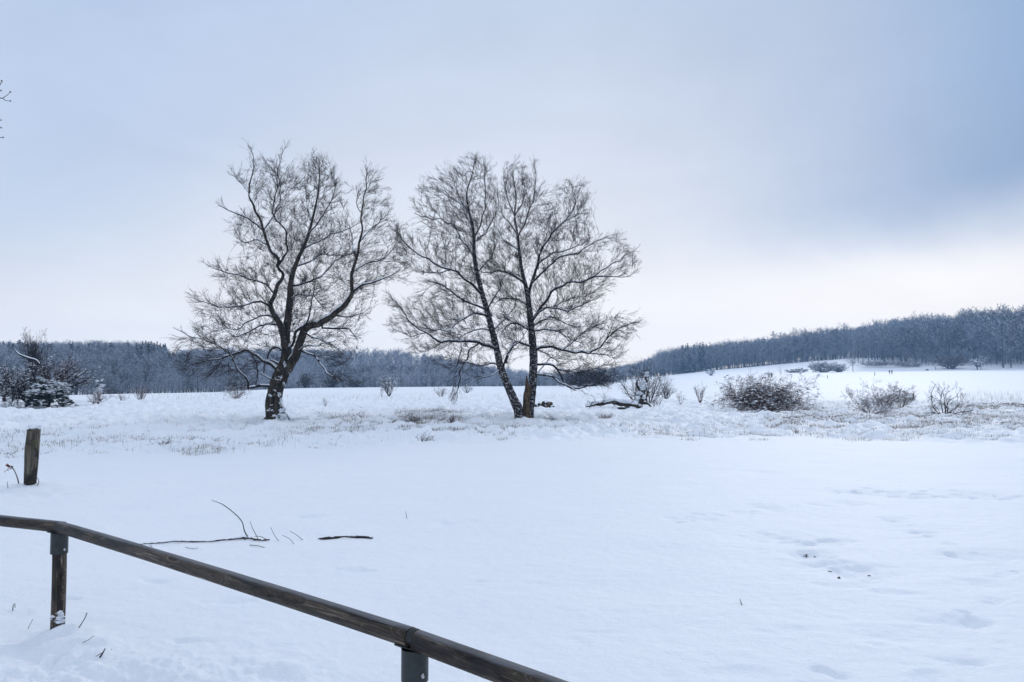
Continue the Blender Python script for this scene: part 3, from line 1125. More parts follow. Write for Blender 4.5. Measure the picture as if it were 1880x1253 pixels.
R2_LIMBS = [
    [(662, 1168, 44), (668, 1130, 40), (676, 1080, 36), (682, 1000, 36), (684, 900, 34), (676, 800, 30), (668, 720, 26), (660, 650, 22), (650, 600, 18), (635, 540, 15), (622, 450, 12), (615, 380, 10), (602, 300, 8), (608, 220, 6), (592, 100, 2)],
    [(664, 650, 16), (680, 580, 15), (700, 500, 13), (730, 420, 11), (770, 370, 9), (820, 310, 7), (865, 250, 5), (858, 165, 2)],
    [(820, 312, 6), (880, 272, 4), (955, 248, 2)],
    [(705, 500, 8), (760, 470, 7), (830, 450, 5), (900, 438, 3)],
    [(685, 600, 10), (740, 530, 9), (800, 482, 8), (870, 470, 6), (940, 432, 4), (1000, 400, 2)],
    [(684, 760, 15), (718, 690, 13), (760, 632, 11), (830, 602, 9), (900, 585, 8), (980, 575, 6), (1050, 578, 4), (1115, 560, 2)],
    [(900, 587, 6), (980, 545, 5), (1050, 500, 4), (1105, 475, 2)],
    [(686, 785, 9), (740, 742, 8), (800, 740, 6), (870, 770, 3)],
    [(690, 750, 9), (740, 703, 8), (830, 715, 6), (900, 690, 4), (965, 660, 2)],
    [(690, 885, 15), (715, 870, 14), (740, 868, 13), (800, 874, 12), (880, 890, 10), (940, 884, 9), (990, 840, 7), (1050, 795, 5), (1135, 765, 2)],
    [(870, 888, 6), (960, 900, 5), (1045, 910, 2)],
    [(700, 948, 12), (750, 948, 11), (790, 972, 10), (822, 1028, 9), (860, 1050, 8), (910, 1045, 7), (980, 1022, 4), (1025, 1032, 2)],
    [(700, 988, 10), (750, 992, 9), (800, 1020, 8), (850, 1048, 6)],
    [(692, 795, 8), (760, 800, 7), (830, 840, 5), (905, 862, 2)],
    [(672, 868, 11), (620, 853, 10), (592, 880, 9), (563, 930, 7)],
    [(668, 800, 9), (612, 765, 8), (570, 770, 6), (535, 810, 3)],
    [(658, 690, 8), (600, 655, 7), (540, 655, 5), (500, 680, 2)],
    [(645, 595, 10), (592, 545, 9), (540, 530, 7), (480, 522, 5), (435, 500, 2)],
    [(622, 450, 8), (560, 400, 6), (515, 330, 3)],
    [(612, 375, 7), (570, 330, 5), (525, 290, 2)],
    [(618, 390, 7), (660, 300, 6), (690, 200, 4), (685, 105, 2)],
    [(603, 305, 7), (640, 220, 5), (640, 105, 2)],
    [(715, 700, 7), (780, 690, 6), (860, 660, 4), (950, 630, 2)],
    [(800, 876, 7), (860, 840, 5), (930, 790, 4), (990, 740, 2)],
    [(790, 972, 7), (860, 970, 5), (940, 960, 3), (1000, 950, 2)],
    [(730, 425, 6), (745, 340, 4), (770, 260, 2)],
    [(690, 870, 7), (740, 900, 5), (790, 930, 3)],
    [(600, 300, 5), (570, 220, 4), (555, 120, 2)],
    [(700, 1000, 7), (720, 960, 6), (760, 920, 4), (830, 920, 2)],
    [(990, 842, 5), (1010, 800, 4), (1040, 740, 2)],
]
R2_POLY = [(560, 85), (640, 80), (735, 110), (745, 200), (790, 235), (805, 160), (850, 145), (895, 160), (965, 240), (930, 330), (950, 385), (1060, 375), (1125, 490), (1110, 590), (1020, 605),
           (985, 660), (960, 740), (1040, 730), (1130, 720), (1172, 770), (1120, 850), (1095, 900), (1030, 960), (1015, 1045), (940, 1060), (850, 1050), (780, 1030), (700, 960), (640, 920), (580, 930), (545, 850), (520, 700), (450, 540), (500, 350), (520, 200)]

tl, BL = big_tree('birch_tree', 'old bare birch with thick snow-plastered trunk and a long limb bent right, standing alone', None,
         508, 775, 33.0, (310, 270, 2.365), LEFT_LIMBS, LEFT_POLY, 11, M['bark_old'], 6200, 2.6)
t1, B1 = big_tree('birch_tree', 'bare birch with slender trunk leaning left, left one of the joined pair', 'pair of birches',
         955, 770, 35.4, (690, 270, 2.3635), R1_LIMBS, R1_POLY, 21, M['bark_birch'], 5600, 2.6, tip=.0056, twigL=.42, ntw=2, droop=.02)
t2, B2 = big_tree('birch_tree', 'bare birch with upright snow-flecked trunk and wide limbs reaching right, right one of the pair', 'pair of birches',
         972, 766, 35.9, (690, 270, 2.3635), R2_LIMBS, R2_POLY, 31, M['bark_birch'], 6800, 2.8, tip=.0056, twigL=.42, ntw=2, droop=.02)

# plastered snow and roots at the foot of the old birch
rng = np.random.default_rng(5)
rp0, rp1, ra, rb = [], [], [], []
for a, L_, r_ in ((.2, .55, .13), (-.5, .5, .12), (-1.4, .42, .14), (-2.3, .5, .12), (3.2, .45, .12), (1.5, .5, .14), (2.3, .4, .1)):
    p = np.array([cos(a) * .25, sin(a) * .25, .30])
    for i in range(4):
        q = np.array([cos(a) * (.25 + L_ * (i + 1) / 4), sin(a) * (.25 + L_ * (i + 1) / 4), .30 * (1 - (i + 1) / 4) ** 1.5 - .02])
        rp0.append(p); rp1.append(q); ra.append(r_ * (1 - .17 * i)); rb.append(r_ * (1 - .17 * (i + 1)))
        p = q
mk('root', [tubes(np.array(rp0), np.array(rp1), np.array(ra), np.array(rb), 9, bump=.25, bs=5)], [M['bark_old']], tl)
pb, prx, prz = [], [], []
for (X, Yv, yo, rx, rz_) in ((478, 1165, -.42, .13, .07), (505, 1172, -.40, .24, .13), (500, 1140, -.30, .14, .14), (496, 1105, -.28, .07, .10), (455, 1143, -.40, .11, .05),
                            (450, 1078, -.34, .075, .065), (486, 1076, -.26, .07, .10), (492, 1112, -.27, .055, .05), (495, 1000, -.27, .09, .07), (470, 1058, -.33, .08, .03),
                            (512, 955, -.22, .10, .16), (528, 965, -.18, .12, .09), (480, 1010, -.3, .06, .04), (520, 1185, -.38, .2, .06), (455, 1120, -.36, .05, .03), (505, 1030, -.2, .05, .06)):
    q = pix(310 + X / 2.365, 270 + Yv / 2.365, 33.0)
    pb.append((q[0] - BL[0], yo, q[2] - BL[2])); prx.append(rx); prz.append(rz_)
pb = np.array(pb); prx = np.array(prx); prz = np.array(prz)
KB = 14
P_ = np.repeat(pb, KB, 0) + rng.normal(size=(len(pb) * KB, 3)) * np.stack([np.repeat(prx, KB) * .55, np.full(len(pb) * KB, .03), np.repeat(prz, KB) * .6], -1)
mk('snow_patch', [blobs(P_, np.repeat(prx, KB) * (.18 + .35 * rng.random(len(P_))), np.repeat(prz, KB) * (.2 + .4 * rng.random(len(P_))), rng)], [M['snow_cap']], tl)


# ------------------------------------------------------------------ a splintered trunk between the two birches
def limb_mesh(pts, k=12, b=.25, bs=6., step=.06):
    cs = catmull(pts, step)
    D = unit(np.gradient(cs[:, :3], axis=0))
    return cs, tubes(cs[:-1, :3], cs[1:, :3], cs[:-1, 3], cs[1:, 3], k, D[:-1], D[1:], b, bs)


def traced(pts, Y, B, mpp=None):
    r = []
    for (X, Yv, w_) in pts:
        q = pix(X, Yv, Y)
        r.append((q[0] - B[0], q[1] - B[1], q[2] - B[2], w_ * .5 * Y / FP))
    return r


q0 = pix(966, 766, 35.55)
Bs = np.array([q0[0], 35.55, gz(q0[0], 35.55)])
st_ = empty('broken_trunk', Bs, 'short splintered dead trunk wedged between the two birches', 'tree stump')
cs, blk = limb_mesh(traced([(966, 772, 16), (966, 750, 14), (967, 728, 13), (968, 712, 8), (967, 700, 5), (967, 690, 1.5)], 35.45, Bs), 10, .35, 5)
mk('trunk', [blk], [M['rotten']], st_)
cs, blk = limb_mesh(traced([(970, 730, 7), (973, 716, 4), (975, 704, 1)], 35.42, Bs), 8, .3, 5)
mk('splinter', [blk], [M['rotten']], st_)

# ------------------------------------------------------------------ rail fence
def plane_z(px, py, z):
    r = ray(px, py)
    t = (z - EYE) / r[2]
    return np.array([0, 0, EYE]) + r * t


def obj_along(name, A, Bp, R, mats, parent, base, k=28, rings=90, bumpy=.04, flat=0., seed=0, caps=True):
    """round timber from A to B, built along local X"""
    A = np.array(A, float)
    Bp = np.array(Bp, float)
    L = np.linalg.norm(Bp - A)
    xs = np.linspace(0, L, rings)
    ang = np.arange(k) * 2 * pi / k
    XX, AN = np.meshgrid(xs, ang, indexing='ij')
    rr_ = R * (1 + bumpy * (vn2(XX * 1.5, np.cos(AN) * 1.5 + 5, seed) + .5 * vn2(XX * 5 + 9, np.sin(AN) * 4 + 5, seed + 3)))
    bow = .006 * np.sin(XX / L * pi)
    Yy = rr_ * np.cos(AN)
    Zz = rr_ * np.sin(AN) + bow
    if flat:
        Zz = np.minimum(Zz, R * flat + .002 * vn2(XX * 7, AN, 5))
    V = np.stack([XX, Yy, Zz], -1).reshape(-1, 3)
    i = np.arange(rings - 1)[:, None] * k
    j = np.arange(k)[None, :]
    j2 = (j + 1) % k
    Fq = np.stack([i + j, i + k + j, i + k + j2, i + j2], -1).reshape(-1, 4)
    bl = [(V, Fq, 0)]
    if caps:
        for e, x_ in ((0, -.004), (rings - 1, L + .004)):
            c = V[e * k:(e + 1) * k]
            inner = c * [1, .82, .82] + [x_ - xs[e], 0, 0]
            cc = np.array([[x_, 0, 0]])
            VV = np.concatenate([c, inner, cc])
            jj = np.arange(k)
            jn = (jj + 1) % k
            f1 = np.stack([jj, jn, jn + k, jj + k], -1)
            f2 = np.stack([jj + k, jn + k, np.full(k, 2 * k)], -1)
            if e == 0:
                f1 = f1[:, ::-1]
                f2 = f2[:, ::-1]
            f2 = f2[:, ::-1]; f1 = f1[:, ::-1]
            bl.append((VV, f1, 0))
            bl.append((VV, f2, 0))
    o = mk(name, bl, mats, parent)
    d = mathutils.Vector((Bp - A) / L)
    o.rotation_mode = 'QUATERNION'
    zax = mathutils.Vector((0, 0, 1))
    yax = zax.cross(d)
    if yax.length < .1:
        yax = mathutils.Vector((0, 1, 0))
    yax.normalize()
    zax = d.cross(yax)
    o.rotation_quaternion = mathutils.Matrix((d, yax, zax)).transposed().to_quaternion()
    o.location = A - base
    return o


RZ = .72
RR = .0385
P1_ = plane_z(110, 968, RZ)
P2_ = plane_z(762, 1173, RZ)
PL = plane_z(0, 957, RZ)
PL = P1_ + (PL - P1_) * 5.0
PR = plane_z(940, 1240, RZ)
fence = empty('rail_fence', (P1_[0], P1_[1], 0), 'low fence of round weathered rails on sleeved posts crossing the near left corner', 'fence')
FB = np.array([P1_[0], P1_[1], 0])
u12 = unit((P2_ - P1_)[None])[0]
uL = unit((P1_ - PL)[None])[0]
uR = unit((PR - P2_)[None])[0]
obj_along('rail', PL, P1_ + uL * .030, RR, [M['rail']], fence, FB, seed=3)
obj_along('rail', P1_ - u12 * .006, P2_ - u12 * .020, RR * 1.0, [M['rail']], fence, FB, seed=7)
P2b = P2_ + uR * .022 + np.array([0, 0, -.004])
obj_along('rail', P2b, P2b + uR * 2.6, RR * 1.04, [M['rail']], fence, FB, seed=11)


def ring_pipe(name, c, r, z0, z1, mat, parent, base, k=32, th_=.003, dent=0.):
    ang = np.arange(k) * 2 * pi / k
    prof = [(r - th_, z0), (r, z0), (r, z0 + .004), (r, z1 - .004), (r, z1), (r - th_, z1)]
    V = []
    for (q, z) in prof:
        V.append(np.stack([c[0] - base[0] + q * np.cos(ang), c[1] - base[1] + q * np.sin(ang), np.full(k, z) - base[2]], -1))
    V = np.concatenate(V)
    Fs = []
    for i in range(len(prof) - 1):
        j = np.arange(k)
        Fs.append(np.stack([i * k + j, i * k + (j + 1) % k, (i + 1) * k + (j + 1) % k, (i + 1) * k + j], -1))
    return mk(name, [(V, np.concatenate(Fs), 0)], [mat], parent)


for (P, rp, rs, slv, du, nm) in ((P1_, .044, .054, .135, u12, 0), (P2_, .0445, .0520, .115, u12, 1)):
    post = obj_along('post', (P[0], P[1], RZ - .05), (P[0], P[1], -.12), rp, [M['post']], fence, FB, rings=50, seed=21 + nm, bumpy=.05)
    g0 = RZ - RR
    sleeve = ring_pipe('sleeve', P, rs, g0 - slv, g0 + .004, M['metal'], fence, FB)
    # saddle plate under the rail
    k = 9
    an = np.linspace(-2.35, -.79, k)
    bl = []
    for (dirv, l0, l1) in ((-(uL if nm == 0 else u12), -.0, .085), ((u12 if nm == 0 else uR), 0., .085)):
        side = unit(np.cross(dirv, [0, 0, 1])[None])[0]
        V = []
        for l_ in (l0, l1):
            for r_ in (RR * 1.04, RR * 1.04 + .006):
                for a in an:
                    V.append(P - FB + dirv * l_ + side * cos(a) * r_ + np.array([0, 0, sin(a) * r_]))
        V = np.array(V)
        Fq = []
        for i in range(k - 1):
            Fq += [(i, i + 1, k * 2 + i + 1, k * 2 + i), (k + i, 3 * k + i, 3 * k + i + 1, k + i + 1), (2 * k + i, 2 * k + i + 1, 3 * k + i + 1, 3 * k + i), (i, k + i, k + i + 1, i + 1)]
        for i in (0, k - 1):
            Fq += [(i, 2 * k + i, 3 * k + i, k + i)]
        bl.append((V, np.array(Fq), 0))
    mk('saddle', bl, [M['metal']], fence)
    # bolt head facing the viewer
    tv = unit(np.array([[-P[0], -P[1], 0]]))[0]
    sv = np.array([tv[1], -tv[0], 0]) * -1
    bd = unit((tv * .86 + sv * (.5))[None])[0]
    c = np.array([P[0], P[1], g0 - slv + .028]) + bd * rs
    bo = obj_along('bolt', c - bd * .002, c + bd * .007, .0065, [M['bolt']], sleeve, FB, k=8, rings=3, bumpy=0)
sp0 = P2_ + np.array([0, 0, 0])
gap_shade = obj_along('gap_shade', P2_ - u12 * .028, P2_ + uR * .030, RR * .86, [M['black']], fence, FB, rings=6, bumpy=.0)  # black core between the rail ends, standing in for the gap's shade
tie = None
# old snow stuck on the left rail
rng = np.random.default_rng(8)
cc = plane_z(70, 961, RZ)
n = 16
dr_ = unit((-cc + np.array([0, 0, EYE]))[None])[0]
P_ = cc - FB + dr_ * .036 + rng.normal(size=(n, 3)) * [.017, .006, .012]
mk('snow_patch', [blobs(P_, .004 + .009 * rng.random(n), .004 + .006 * rng.random(n), rng)], [M['snow_cap']], fence)
cc = np.array([P1_[0], P1_[1], .0])
tv = unit(np.array([[-P1_[0], -P1_[1], 0]]))[0]
n = 26
P_ = cc - FB + tv * .043 + np.stack([rng.normal(size=n) * .018 + .008, np.zeros(n), .10 + .07 * rng.random(n)], -1)
mk('snow_patch', [blobs(P_, .006 + .014 * rng.random(n), .006 + .012 * rng.random(n), rng)], [M['snow_cap']], fence)

# ------------------------------------------------------------------ old post on the left
gp = ground(56, 889)
Yp = gp[1]
op = empty('wooden_post', gp, 'old split wooden post with a cap of snow, standing on a mound at the left', 'post')
rp = .092
hh = pix(56, 788, Yp)[2] - gp[2]
k = 40
rings = 60
zs = np.linspace(-.12, hh, rings)
ang = np.arange(k) * 2 * pi / k
ZZ, AN = np.meshgrid(zs, ang, indexing='ij')
rad_ = rp * (.96 + .05 * np.sin(ZZ * 3)) * (1 + .10 * vn2(np.cos(AN) * 4 + 7, ZZ * 1.2 + np.sin(AN) * 4, 3) + .10 * vn2(np.cos(AN) * 9 + 3, ZZ * 1.1 + np.sin(AN) * 9, 8))
rad_ = rad_ * (1 - .10 * sstep((.34 - ZZ) / .3) * (np.cos(AN) > .3)) * (1 + .09 * np.exp(-((ZZ - .52) / .16) ** 2) * (np.cos(AN) < -.4))
VX = rad_ * np.cos(AN) + .03 * (ZZ / hh) ** 1.5
VY = rad_ * np.sin(AN)
VZ = ZZ + (ZZ > hh - .02) * (.025 * vn2(np.cos(AN) * 3 + 9, np.sin(AN) * 3, 4))
V = np.stack([VX, VY, VZ], -1).reshape(-1, 3)
i = np.arange(rings - 1)[:, None] * k
j = np.arange(k)[None, :]
Fq = np.stack([i + j, i + (j + 1) % k, i + k + (j + 1) % k, i + k + j], -1).reshape(-1, 4)
top = V[-k:]
c_ = top.mean(0)
V = np.concatenate([V, top * .5 + c_ * .5 - [0, 0, .03], c_[None] - [0, 0, .03]])
n0 = rings * k
jj = np.arange(k)
f2 = np.stack([n0 - k + jj, n0 - k + (jj + 1) % k, n0 + (jj + 1) % k, n0 + jj], -1)
f3 = np.stack([n0 + jj, n0 + (jj + 1) % k, np.full(k, n0 + k)], -1)


def mat_oldpost():
    m, K, b = newmat('split_old_wood')
    co = K.n('ShaderNodeTexCoord').outputs['Object']
    g = K.noise(K.mapping(co, (42, 42, 2.6)), 1., 5, .65, .4)
    p = K.noise(co, 5.5, 4, .6)
    s = K.n('ShaderNodeSeparateXYZ')
    K.nt.links.new(co, s.inputs[0])
    c = K.ramp(g, [(.30, (.010, .008, .007)), (.45, (.055, .045, .032)), (.58, (.15, .125, .095)), (.75, (.26, .23, .185))])
    ends = K.m('ADD', K.ss(s.outputs[2], .78, .92), K.ss(s.outputs[2], .32, .05))
    c = K.mix(K.m('MULTIPLY', K.ss(K.m('ADD', p, K.m('MULTIPLY', ends, .22)), .52, .62), .9), c, (.012, .010, .007, 1))
    c = K.mix(K.m('MULTIPLY', K.ss(K.noise(co, 9, 3, .5), .60, .68), .6), c, (.085, .080, .022, 1))
    K.nt.links.new(c, b.inputs['Base Color'])
    b.inputs['Roughness'].default_value = .9
    bump(K, b, g, 1., .02)
    return m


mk('shaft', [(V, Fq, 0), (V, f2, 0), (V, f3, 0)], [mat_oldpost()], op)
rng = np.random.default_rng(9)
n = 34
aa = rng.random(n) * 6.28
rq = np.sqrt(rng.random(n)) * .060
P_ = np.stack([np.cos(aa) * rq + .03, np.sin(aa) * rq, hh + .012 + .035 * (1 - rq / .1)], -1)
mk('snow_cap', [blobs(P_, .022 + .022 * rng.random(n), .02 + .025 * rng.random(n), rng)], [M['snow_cap']], op)


# ------------------------------------------------------------------ small stems, twigs, fallen branches
def stemthing(name, label, cat, polys, base_px, Ydelta=0, mat='twig', snow=False, group=None, extra=None, Y=None, rough=.0):
    """polys: traced lists of (x,y,width px) at the depth of base_px on the ground"""
    g = ground(*base_px)
    Yg = g[1] if Y is None else Y
    o = empty(name, g, label, cat, group)
    bl = []
    sn = []
    rng = np.random.default_rng(int(abs(base_px[0]) * 7 + base_px[1]))
    for q, pl in enumerate(polys):
        pts = traced(pl, Yg, g)
        pts = [(a, b + .05 * (rng.random() - .5) + .12 * (i / max(len(pts) - 1, 1)) * rng.choice([-1, 1]) * (q > 0), c, d) for i, (a, b, c, d) in enumerate(pts)]
        cs = catmull(pts, .03)
        cs[:, :3] += np.stack([vn3(cs[:, :3], 14, 1), vn3(cs[:, :3], 14, 2), vn3(cs[:, :3], 14, 3)], -1) * .006
        D = unit(np.gradient(cs[:, :3], axis=0))
        bl.append(tubes(cs[:-1, :3], cs[1:, :3], cs[:-1, 3], cs[1:, 3], 7, D[:-1], D[1:], .12 + rough, 20))
        if snow:
            sn.append(snowcaps(cs[:-1, :3], cs[1:, :3], cs[:-1, 3], cs[1:, 3], rng, .75, 1.0, .003, k=6))
    mk('stem', bl, [M[mat]], o)
    if sn:
        mk('snow_cap', sn, [M['snow_cap']], o)
    if extra:
        P_ = np.array([traced([(x_, y_, 1)], Yg, g)[0][:3] for x_, y_, r_ in extra])
        rad_ = np.array([r_ for *_, r_ in extra])
        mk('hip', [blobs(P_, rad_, rad_ * 1.1, rng)], [M['hip']], o)
    return o


def lay(pts, dz=.012):
    """lay a traced line on the snow: every point at its own ground depth"""
    r = []
    for (X, Yv, w_) in pts:
        g = ground(X, Yv)
        r.append((g, w_ * .5 * g[1] / FP, dz))
    return r


def laid_branch(name, label, cat, main_, twigs, mat, snow=True):
    g = lay(main_)
    B = g[0][0].copy()
    o = empty(name, B, label, cat)
    rng = np.random.default_rng(int(main_[0][0]))
    pts = [(*(q[0] - B + [0, 0, q[2]]), q[1]) for q in g]
    cs = catmull(pts, .03)
    cs[:, :3] += np.stack([vn3(cs[:, :3], 9, 1), vn3(cs[:, :3], 9, 2), .4 * vn3(cs[:, :3], 9, 3)], -1) * .012
    D = unit(np.gradient(cs[:, :3], axis=0))
    mk('branch', [tubes(cs[:-1, :3], cs[1:, :3], cs[:-1, 3], cs[1:, 3], 8, D[:-1], D[1:], .3, 25)], [M[mat]], o)
    for pl in twigs:
        g0 = ground(pl[0][0], pl[0][1])
        q = traced(pl, g0[1], B)
        q = [(a, b - .15 * i / len(q), c + .008, d) for i, (a, b, c, d) in enumerate(q)]
        c2 = catmull(q, .03)
        c2[:, :3] += np.stack([vn3(c2[:, :3], 12, 1), vn3(c2[:, :3], 12, 2), vn3(c2[:, :3], 12, 3)], -1) * .008
        D = unit(np.gradient(c2[:, :3], axis=0))
        mk('twig', [tubes(c2[:-1, :3], c2[1:, :3], c2[:-1, 3], c2[1:, 3], 5, D[:-1], D[1:], .15, 25)], [M[mat]], o)
    if snow:
        c3 = cs.copy()
        s_ = snowcaps(c3[:-1, :3], c3[1:, :3], c3[:-1, 3], c3[1:, 3], rng, .45, .9, .002, k=6)
        if len(s_[0]):
            mk('snow_cap', [s_], [M['snow_cap']], o)
    return o


laid_branch('fallen_branch', 'long thin fallen branch with upright side twigs lying on the snow behind the fence', 'branch',
            [(236, 1003, 1.6), (262, 1001, 1.9), (300, 998, 2.2), (325, 996, 2.4), (365, 997, 2.5), (400, 995, 2.7), (430, 992, 3.0), (450, 990, 3.8), (458, 990, 3.2), (470, 993, 3.0), (485, 994, 3.0), (495, 993, 2.2)],
            [[(456, 990, 2.4), (450, 976, 2.0), (447, 960, 1.8), (441, 949, 1.7), (430, 938, 1.6), (415, 925, 1.5), (408, 921, 1.1), (397, 917, .8)],
             [(474, 991, 1.3), (469, 975, 1.1), (465, 955, .8)],
             [(489, 992, 1.1), (482, 985, 1.0), (473, 983, .8)],
             [(468, 993, 2.2), (455, 1004, 1.8), (442, 1010, 1.5), (427, 1013, .8)],
             [(450, 992, 1.6), (441, 1002, 1.0)],
             [(459, 1002, 1.3), (475, 1002, 1.1), (492, 1003, .8)],
             [(275, 1003, 1.0), (290, 1007, 1.0), (325, 1008, .7)],
             [(340, 1007, .8), (360, 1007, .8), (371, 1004, .6)]], 'twig')
laid_branch('fallen_stick', 'short thick stick half buried in snow, right of the long fallen branch', 'stick',
            [(584, 991, 1.5), (592, 991, 4.2), (605, 990, 5), (620, 989, 4.6), (632, 988, 2.5), (645, 988, 4.2), (660, 988.5, 5), (675, 989, 4.4), (684, 990, 3)], [[(618, 989, 1.2), (611, 995, .8)]], 'twig')
for (pl, lb) in (([(512, 994, 1.0), (505, 984, .9), (496, 969, .7)], 'thin bent twig poking out of snow, nearest the fallen branch tip'),
                 ([(541, 999, 1.0), (533, 990, .9), (519, 983, .7)], 'thin twig poking out of the snow, lowest of three between branch and stick'),
                 ([(556, 992, 1.0), (546, 983, .9), (533, 975, .7)], 'thin twig poking out of snow, nearest the short thick stick')):
    stemthing('snow_twig', lb, 'twig', [pl], pl[0][:2], group='twigs poking from the snow')
stemthing('rosehip_stem', 'arching rose stem with dark red hips left of the old split post', 'plant',
          [[(36, 888, 2.2), (32, 874, 1.8), (25, 862, 1.5), (18, 855, 1.3), (10, 854, .8)], [(19, 856, 1.2), (22, 850, .8)], [(18, 857, 1.1), (15, 866, .8)], [(24, 862, 1.1), (29, 853, .8)]], (36, 888), mat='twig_r',
          extra=[(13, 855, .018), (16, 857, .02), (20, 861, .014), (23, 857, .012), (15, 864, .010)])
stemthing('dry_stem', 'thin pale dry stem at the far left edge beside the rose stem', 'plant', [[(16, 896, 1.0), (14, 884, .7)]], (16, 896), mat='straw_d')
stemthing('dry_stem', 'dry curled stem hugging the foot of the old split post', 'plant', [[(69, 892, 1.2), (70, 885, 1.2), (67, 872, .8)]], (69, 892), mat='straw_d')
stemthing('dry_stem', 'bent dark stem in the snow left of the near fence post', 'plant', [[(20, 1124, 1.6), (22, 1112, 1.4), (24, 1110, 1.4), (24, 1118, 1.0)]], (20, 1124))
stemthing('dry_stem', 'thin grey stem just left of the near fence post foot', 'plant', [[(55, 1153, 1.0), (62, 1136, .8)]], (55, 1153), mat='straw_d')
stemthing('dry_stem', 'short dark straight stem right of the near fence post', 'plant', [[(147, 1151, 1.8), (153, 1137, 1.4), (159, 1126, 1.8)]], (147, 1151))
stemthing('dry_stem', 'thin slanting stem low in the snow right of the near fence post', 'plant', [[(153, 1179, 1.0), (164, 1174, 1.0), (175, 1166, .8)]], (153, 1179), mat='straw_d')
stemthing('dry_stem', 'short dark twig on a small snow mound at lower left', 'plant',
          [[(184, 1206, 3.0), (188, 1200, 2.6), (190, 1193, 1.8)], [(189, 1198, 1.4), (192, 1195, 1)], [(182, 1209, 2), (190, 1203, 1.4)], [(177, 1212, 2), (179, 1209, 1.2)]], (186, 1207))
stemthing('dry_stem', 'single faint stem standing alone in the smooth snow behind the fence', 'plant', [[(747, 952, 1.0), (744, 940, .7)]], (747, 952), mat='straw_d')
stemthing('dry_stem', 'tiny dry sprig alone in the smooth snow at lower right', 'plant', [[(1363, 1112, 1.6), (1360, 1106, 1)], [(1363, 1111, 1.4), (1366, 1107, 1)]], (1363, 1112), mat='straw_d')
for (x_, y_, lb) in ((1480, 1021, 'small dark frozen clod in the upper snow hollow at right'), (1497, 1023, 'tiny clod right of the larger one in the upper snow hollow'), (1540, 1063, 'tiny dark clod at the near rim of the wide snow hollow'),
                     (1595, 1058, 'dark clod at the right end of the wide snow hollow'), (1523, 1050, 'pale clod at the left end of the wide snow hollow')):
    g = ground(x_, y_)
    rng = np.random.default_rng(x_)
    P_ = rng.normal(size=(6, 3)) * [.008, .008, .005] + [0, 0, .002]
    o = mk('frozen_clod', [blobs(P_, .004 + .005 * rng.random(6), .003 + .004 * rng.random(6), rng)], [M['twig_y'] if x_ == 1523 else M['twig']])
    o.location = g
    tag(o, lb, 'clod', 'clods in the snow hollows')


